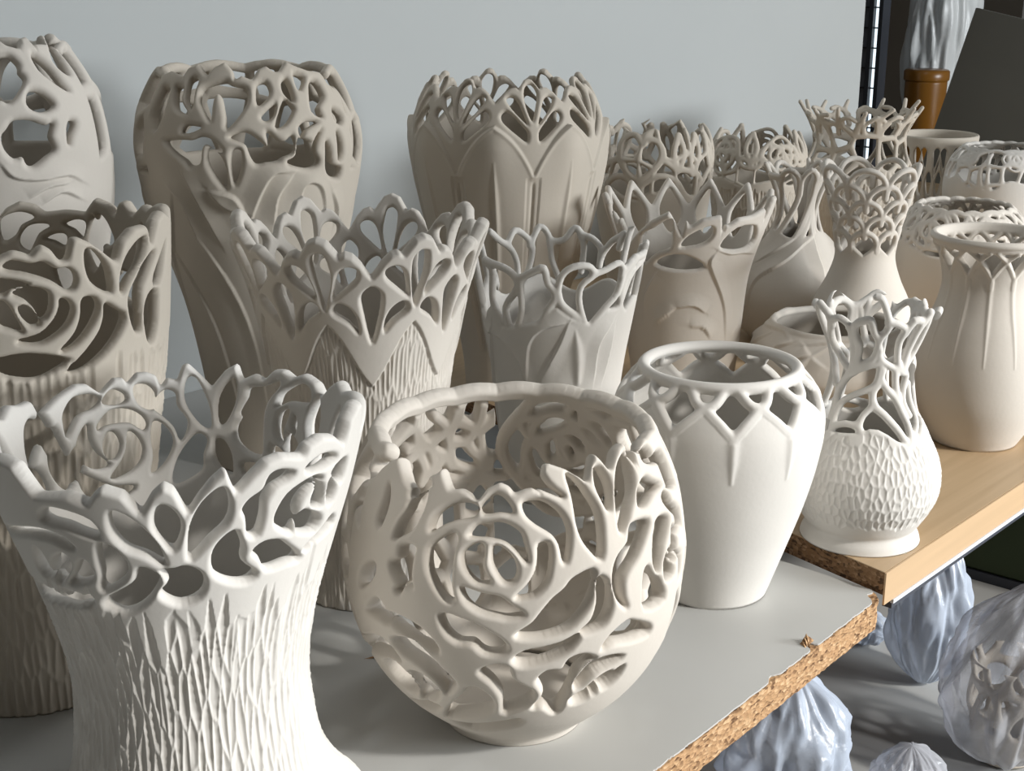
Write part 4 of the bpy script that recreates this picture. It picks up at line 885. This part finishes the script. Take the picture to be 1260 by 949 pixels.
def small_tree_jar():                                 # V16
    P = Pot(prof('V16'), 440, .0012, .15, .004, T=.0032, rnd=.0034, seed=16); w = .0009+.0032
    P.add_field(P.under(lambda a: .205+.008*np.sin(np.radians(a*5))))
    k = 1
    for a0 in (-12, 110, 228):
        heart = [(0, .222), (14, .237), (22, .256), (16, .272), (6, .274), (2, .268), (-6, .280), (-16, .278), (-22, .266), (-20, .245), (-10, .228), (0, .222)]
        P.stroke(np.ravel([(a0+x, s) for x, s in heart]), w, 3)
        P.stroke(np.ravel([(a0+2, .19), (a0, .22), (a0-2, .25)]), [.003, .005, .0015], 3)
        P.stroke(np.ravel([(a0, .215), (a0+18, .228), (a0+34, .222), (a0+44, .205)]), w, 3)
        P.stroke(np.ravel([(a0, .212), (a0-20, .226), (a0-38, .215)]), w, 3)
        P.leafring(a0+36, .235, 5, .045, .008, w); P.leafring(a0+52, .230, 12, .050, .008, w); P.leafring(a0-40, .232, -8, .046, .008, w)
        P.stroke(np.ravel([(a0+20, .25), (a0+34, .238), (a0+52, .232), (a0+64, .222), (a0+60, .205)]), w, 3)
        P.stroke(np.ravel([(a0-22, .25), (a0-40, .235), (a0-55, .215)]), w, 3)
    P.add_field(np.minimum(P.lattice(.20, .295, .034, .040, .0026), P.under(lambda a: .285+.005*np.cos(np.radians(a*10)))))
    P.finish('openwork_vase', loc('V16'), CLAY_WARM, 'leafy branch-pierced vase in the back row, directly right of the lotus-petal jar', 'vase', split=.207,
             parts=[('branch', a, .25, 1) for a in range(-150, 181, 55)])

def small_rose_jar():                                 # V17
    P = Pot(prof('V17'), 420, .0011, .12, .0018, T=.003, rnd=.0032, seed=17); w = .0009+.0029
    P.add_field(P.under(lambda a: .172+.004*np.sin(np.radians(a*6))))
    for q, a in enumerate((28, 100, 172, 244, 316)):
        P.rose(a, .211, .031, w*.85, rings=(.3, .62, 1.), pet=(3, 4), rot=q*1.3)
        P.leafring(a+36, .205, 0, .042, .010, w); P.leafring(a+36, .196, 60, .022, .006, w); P.leafring(a+36, .196, -60, .022, .006, w)
    P.add_field(np.minimum(P.lattice(.17, .245, .026, .03, .0016), P.under(.232)))
    P.gouges(.0, .18, .0046, .022, .0018, lambda a: .160+.004*np.sin(np.radians(a*6)))
    P.finish('openwork_vase', loc('V17'), CLAY_WARM, 'small back-row vase with pierced roses, between the leafy branch vase and the coral vase', 'vase', split=.175,
             parts=[('rose', a, .211, 1) for a in (28, 100, 172, 244, 316)]+[('leaf_cluster', a+36, .21, .6) for a in (28, 100, 172, 244, 316)])

def coral_vase():                                     # V18
    P = Pot(prof('V18'), 460, .0012, .12, .002, T=.003, rnd=.0032, seed=18); w = .0009+.003
    P.add_field(P.under(lambda a: .178+.008*np.sin(np.radians(a*4+20))+.004*np.sin(np.radians(a*11))))
    P.add_field(np.minimum(P.lattice(.185, .30, .036, .038, .0042, jit=.45), P.under(lambda a: .262+.004*np.sin(np.radians(a*7)))))
    for q in range(13):
        a = q*360/13+P.rng.uniform(-5, 5); t = .283+P.rng.uniform(-.006, .004)
        P.stroke(np.ravel([(a, .24), (a+P.rng.uniform(-7, 7), .262), (a+P.rng.uniform(-5, 5), t)]), [w*1.1, w, w*.8], 3)
        P.stroke(np.ravel([(a, .255), (a+12, .268), (a+20, .262+.004*(q % 3))]), w*.9, 3)
    P.gouges(.0, .185, .0048, .022, .0018, lambda a: .168+.006*np.sin(np.radians(a*4+20)))
    P.finish('openwork_vase', loc('V18'), CLAY_WARM, 'coral-like vase with a flared spiky rim, near the end of the back wall', 'vase', split=.182,
             parts=[('branch', a, s, 1) for s in (.21, .26) for a in range(-150, 181, 55)])

def tear_cup():                                       # V19
    P = Pot(prof('V19'), 420, .0013, .06, .003, T=.0028, rnd=.003, seed=19, ext=.004)
    S = P.S.top; P.add_field(P.under(S-.0005)); N = 26; per = 360/N
    for q in range(N):
        c = q*per; tilt = (-1)**q*2
        P.hole(np.ravel([(c, .118), (c+4+tilt, .145), (c+4.6+tilt, .164), (c+tilt, .172), (c-4.6+tilt, .164), (c-4+tilt, .145)]), 3)
        P.hole(np.ravel([(c+per/2, .070), (c+per/2+4, .095), (c+per/2+4, .115), (c+per/2, .130), (c+per/2-4, .115), (c+per/2-4, .095)]), 3)
    P.finish('openwork_cup', loc('V19'), CLAY_WARM, 'straight cup with a plain smooth rim above teardrop openings, below the dark grey panel', 'cup', split=.066, bands=[('rim', .176, 1)],
             parts=[('openwork_band', 0, .12, 1)])

def far_jar():                                        # V20
    P = Pot(prof('V20'), 420, .0013, .08, .004, T=.003, rnd=.0032, seed=20); w = .0032; S = P.S.top
    P.add_field(P.under(lambda a: .135+.008*np.sin(np.radians(a*5))+.003*np.sin(np.radians(a*13))))
    P.add_field(np.minimum(P.lattice(.135, .225, .027, .028, .0036, jit=.42), P.under(lambda a: S-.008+.004*np.cos(np.radians(a*12)))))
    for q in range(6):
        P.rose(q*60+15, .180, .020, w*.8, rings=(.3, .6, 1.), pet=(3, 4), rot=q)
        P.stroke(np.ravel([(q*60+40, .13), (q*60+38, .16), (q*60+46, .19)]), [.006, .004, .002], 3)
    a = np.arange(162, 559, 3.); P.stroke(np.ravel(np.c_[a, S-.006+.003*np.abs(np.sin(np.radians(a*9)))]), .0038, 1)
    P.finish('openwork_jar', loc('V20'), CLAY_GREY, 'lacy-topped round jar at the right edge, beside the plain-rimmed cup', 'jar', split=.14,
             parts=[('rose', q*60+15, .18, 1) for q in range(6)]+[('branch', q*60+45, .17, 1) for q in range(6)])

def rose_bowl():                                      # V21
    P = Pot(prof('V21'), 480, .0011, .10, .004, T=.003, rnd=.0032, seed=21); w = .0036; S = P.S.top
    P.add_field(P.under(lambda a: .138+.006*np.sin(np.radians(a*5))))
    for q in range(6):
        P.rose(q*60+35, .168, .030, w*.9, rings=(.3, .62, 1.), pet=(3, 4), rot=q*1.1)
        P.leafring(q*60+5, .15, 0, .038, .011, w); P.leafring(q*60+5, .142, 50, .022, .007, w); P.leafring(q*60+5, .142, -50, .022, .007, w)
    a = np.arange(162, 559, 3.); P.stroke(np.ravel(np.c_[a, S-.006+.004*np.abs(np.sin(np.radians(a*9)))]), .0042, 1)
    P.add_field(np.minimum(P.lattice(.135, .20, .028, .03, .0015), P.under(S-.006)))
    P.finish('openwork_bowl', loc('V21'), CLAY, 'squat round bowl with roses pierced through its shoulder, behind the large ridged jar', 'bowl', split=.14,
             parts=[('rose', q*60+35, .168, 1) for q in range(6)]+[('leaf_cluster', q*60+5, .165, .6) for q in range(6)])

rose_vase(); back_rose_vase(); corner_vase(); leaf_tree_vase(); fan_vase(); lotus_jar(); leaf_cup(); globe()
lotus_collar('V9', 9, 11, 8.5, .1637, .1872, .2035, .128, .0042, 620, .0009, .0010, .0050, .0020, CLAY_WHITE,
             'smooth white shouldered vase with interlaced pointed arches under a plain round rim', 'openwork_vase', .2015, .0016)
flame_bottle(); petal_tip_vase(); swirl_bottle(); carved_bowl(); scallop_bottle(); small_tree_jar(); small_rose_jar(); coral_vase(); tear_cup(); far_jar(); rose_bowl()
lotus_collar('V11', 11, 13, 2.6, .189, .209, .2175, .10, .0027, 520, .0010, .0012, .003, .0006, CLAY,
             'large smooth jar with fine ridges and a zigzag of triangular openings, at right edge', 'openwork_jar', .2185, .0010)
# ---------------------------------------------------------------- plastic bags on the lower deck
def film(name, col, clear, rough=.22):
    m, nt, b = nodes(name); N, L = nt.nodes, nt.links
    out = nt.nodes['Material Output']; tr = N.new('ShaderNodeBsdfTransparent'); tr.inputs[0].default_value = (.96, .97, 1, 1)
    mx = N.new('ShaderNodeMixShader'); b.inputs['Base Color'].default_value = (*col, 1); b.inputs['Roughness'].default_value = rough+.1; b.inputs['Specular IOR Level'].default_value = .7
    b.inputs['Transmission Weight'].default_value = 0
    lw = N.new('ShaderNodeLayerWeight'); lw.inputs[0].default_value = .35
    mr = N.new('ShaderNodeMapRange'); mr.inputs['To Min'].default_value = 1-clear; mr.inputs['To Max'].default_value = min(1, 1.5-clear)
    L.new(lw.outputs['Facing'], mr.inputs['Value']); L.new(mr.outputs[0], mx.inputs[0]); L.new(tr.outputs[0], mx.inputs[1]); L.new(b.outputs[0], mx.inputs[2]); L.new(mx.outputs[0], out.inputs[0])
    tc = N.new('ShaderNodeTexCoord'); v = N.new('ShaderNodeTexNoise'); v.inputs['Scale'].default_value = 38; v.inputs['Detail'].default_value = 4; v.inputs['Distortion'].default_value = 1.2
    L.new(tc.outputs['Object'], v.inputs['Vector']); bp = N.new('ShaderNodeBump'); bp.inputs['Strength'].default_value = .22; bp.inputs['Distance'].default_value = .006
    L.new(v.outputs['Fac'], bp.inputs['Height']); L.new(bp.outputs[0], b.inputs['Normal'])
    return m
FILM = film('blue_white_film', (.50, .56, .66), .42); CLEAR = film('clear_film', (.55, .56, .60), .66, .14)
def bag(loc, rx, ry, h, mat, label, seed, knot=None, n=120, m=64, group='plastic bags under the shelf'):
    """crumpled sack: creases run from the neck, sharp folds over the sides"""
    rng = random.Random(seed); o3 = Vector((seed*7.3, seed*1.7, 0)); V = []
    kx, ky = knot or (0, 0)
    for j in range(m+1):
        t = j/m
        for i in range(n):
            a = 2*math.pi*i/n
            pr = (math.sin(math.pi*min(1, t*1.0))**.55)*(1-.35*t) if t > 0 else 0
            u = Vector((math.cos(a)*1.4, math.sin(a)*1.4, t*1.5))+o3
            d1 = noise.voronoi(u*1.5)[0]; d2 = noise.voronoi(u*3.3+o3)[0]
            f2 = 1-2.2*abs(noise.noise(u*2.4)); cr = noise.noise(u*2)
            k = 1.12-.26*(d1[1]-d1[0] < 9)*d1[0]-.16*d2[0]+.10*f2+.10*(d1[1]-d1[0])
            z = h*(t**.9)*(1+.10*cr*math.sin(math.pi*t))
            V.append((rx*pr*k*math.cos(a)+kx*t**2, ry*pr*k*math.sin(a)+ky*t**2, max(.0005, z)))
    lo, ct = [], []
    for j in range(m):
        for i in range(n):
            k = (i+1) % n; lo += [j*n+i, j*n+k, (j+1)*n+k, (j+1)*n+i]; ct.append(4)
    o = mesh_obj('plastic_bag', V, lo, ct, mat); o.location = loc
    tag(o, label, 'bag', group); return o

bag((1.065, .598, -.30), .085, .075, .15, FILM, 'crumpled bluish white bag nearest, below the middle of the chipboard edge', 2)
bag((1.385, .605, -.30), .058, .058, .20, FILM, 'bluish white bag standing under the front corner of the wooden board', 5)
bag((1.285, .470, -.30), .100, .088, .205, CLEAR, 'big clear bag with pale clay pieces inside, at the lower right', 11, (.02, -.02))
bag((1.135, .500, -.30), .050, .045, .075, CLEAR, 'small flattened clear bag at the bottom edge, left of the big clear bag', 17)
bag((1.43, .705, -.30), .040, .035, .045, FILM, 'small dark crumpled bag farthest back under the boards', 23)
PALE = film('cloudy_film', (.62, .64, .64), .12, .3)
bag((3.40, 1.60, .018), .13, .10, .62, PALE, 'cloudy plastic bag bulging above the amber canister', 31, group=None)
def wrapped_pot():
    P = Pot([(.030, 0), (.036, .03), (.042, .06), (.040, .09), (.044, .115)], 200, .002, T=.003, rnd=.0034, seed=51, ext=.01)
    P.add_field(P.under(.035)); P.add_field(np.minimum(P.lattice(.03, .12, .03, .035, .0045), P.under(.112)))
    P.finish('openwork_cup', (1.297, .472, -.297), CLAY_WARM, 'pale pierced cup wrapped inside the big clear plastic bag', 'cup', None, split=.036, parts=[('openwork_band', 0, .08, 1)])
wrapped_pot()
def splinter():
    bm = bmesh.new(); a = [bm.verts.new(c) for c in ((-.012, 0, .0005), (.012, .003, .0005), (.012, -.003, .0005), (.010, 0, .004))]
    for f in ((0, 2, 1), (0, 1, 3), (1, 2, 3), (2, 0, 3)): bm.faces.new([a[i] for i in f])
    o = bm_obj('wood_splinter', bm, CHIP); o.location = (.628, .700, 0); o.rotation_euler = (0, 0, math.radians(-30))
    tag(o, 'small brown wood splinter on the white board left of the round rose vase', 'splinter')
splinter()
def nail():
    bm = bmesh.new(); bmesh.ops.create_cone(bm, cap_ends=True, segments=10, radius1=.0022, radius2=.0018, depth=.012)
    o = bm_obj('nail', bm, DARKM); o.location = (.928, 1.3615, .345); o.rotation_euler = (math.radians(90), 0, 0); tag(o, 'small dark nail in the wall beside the upper left corner vase', 'nail')
nail()
print('POTS', STAT, sum(t for _, t in STAT))
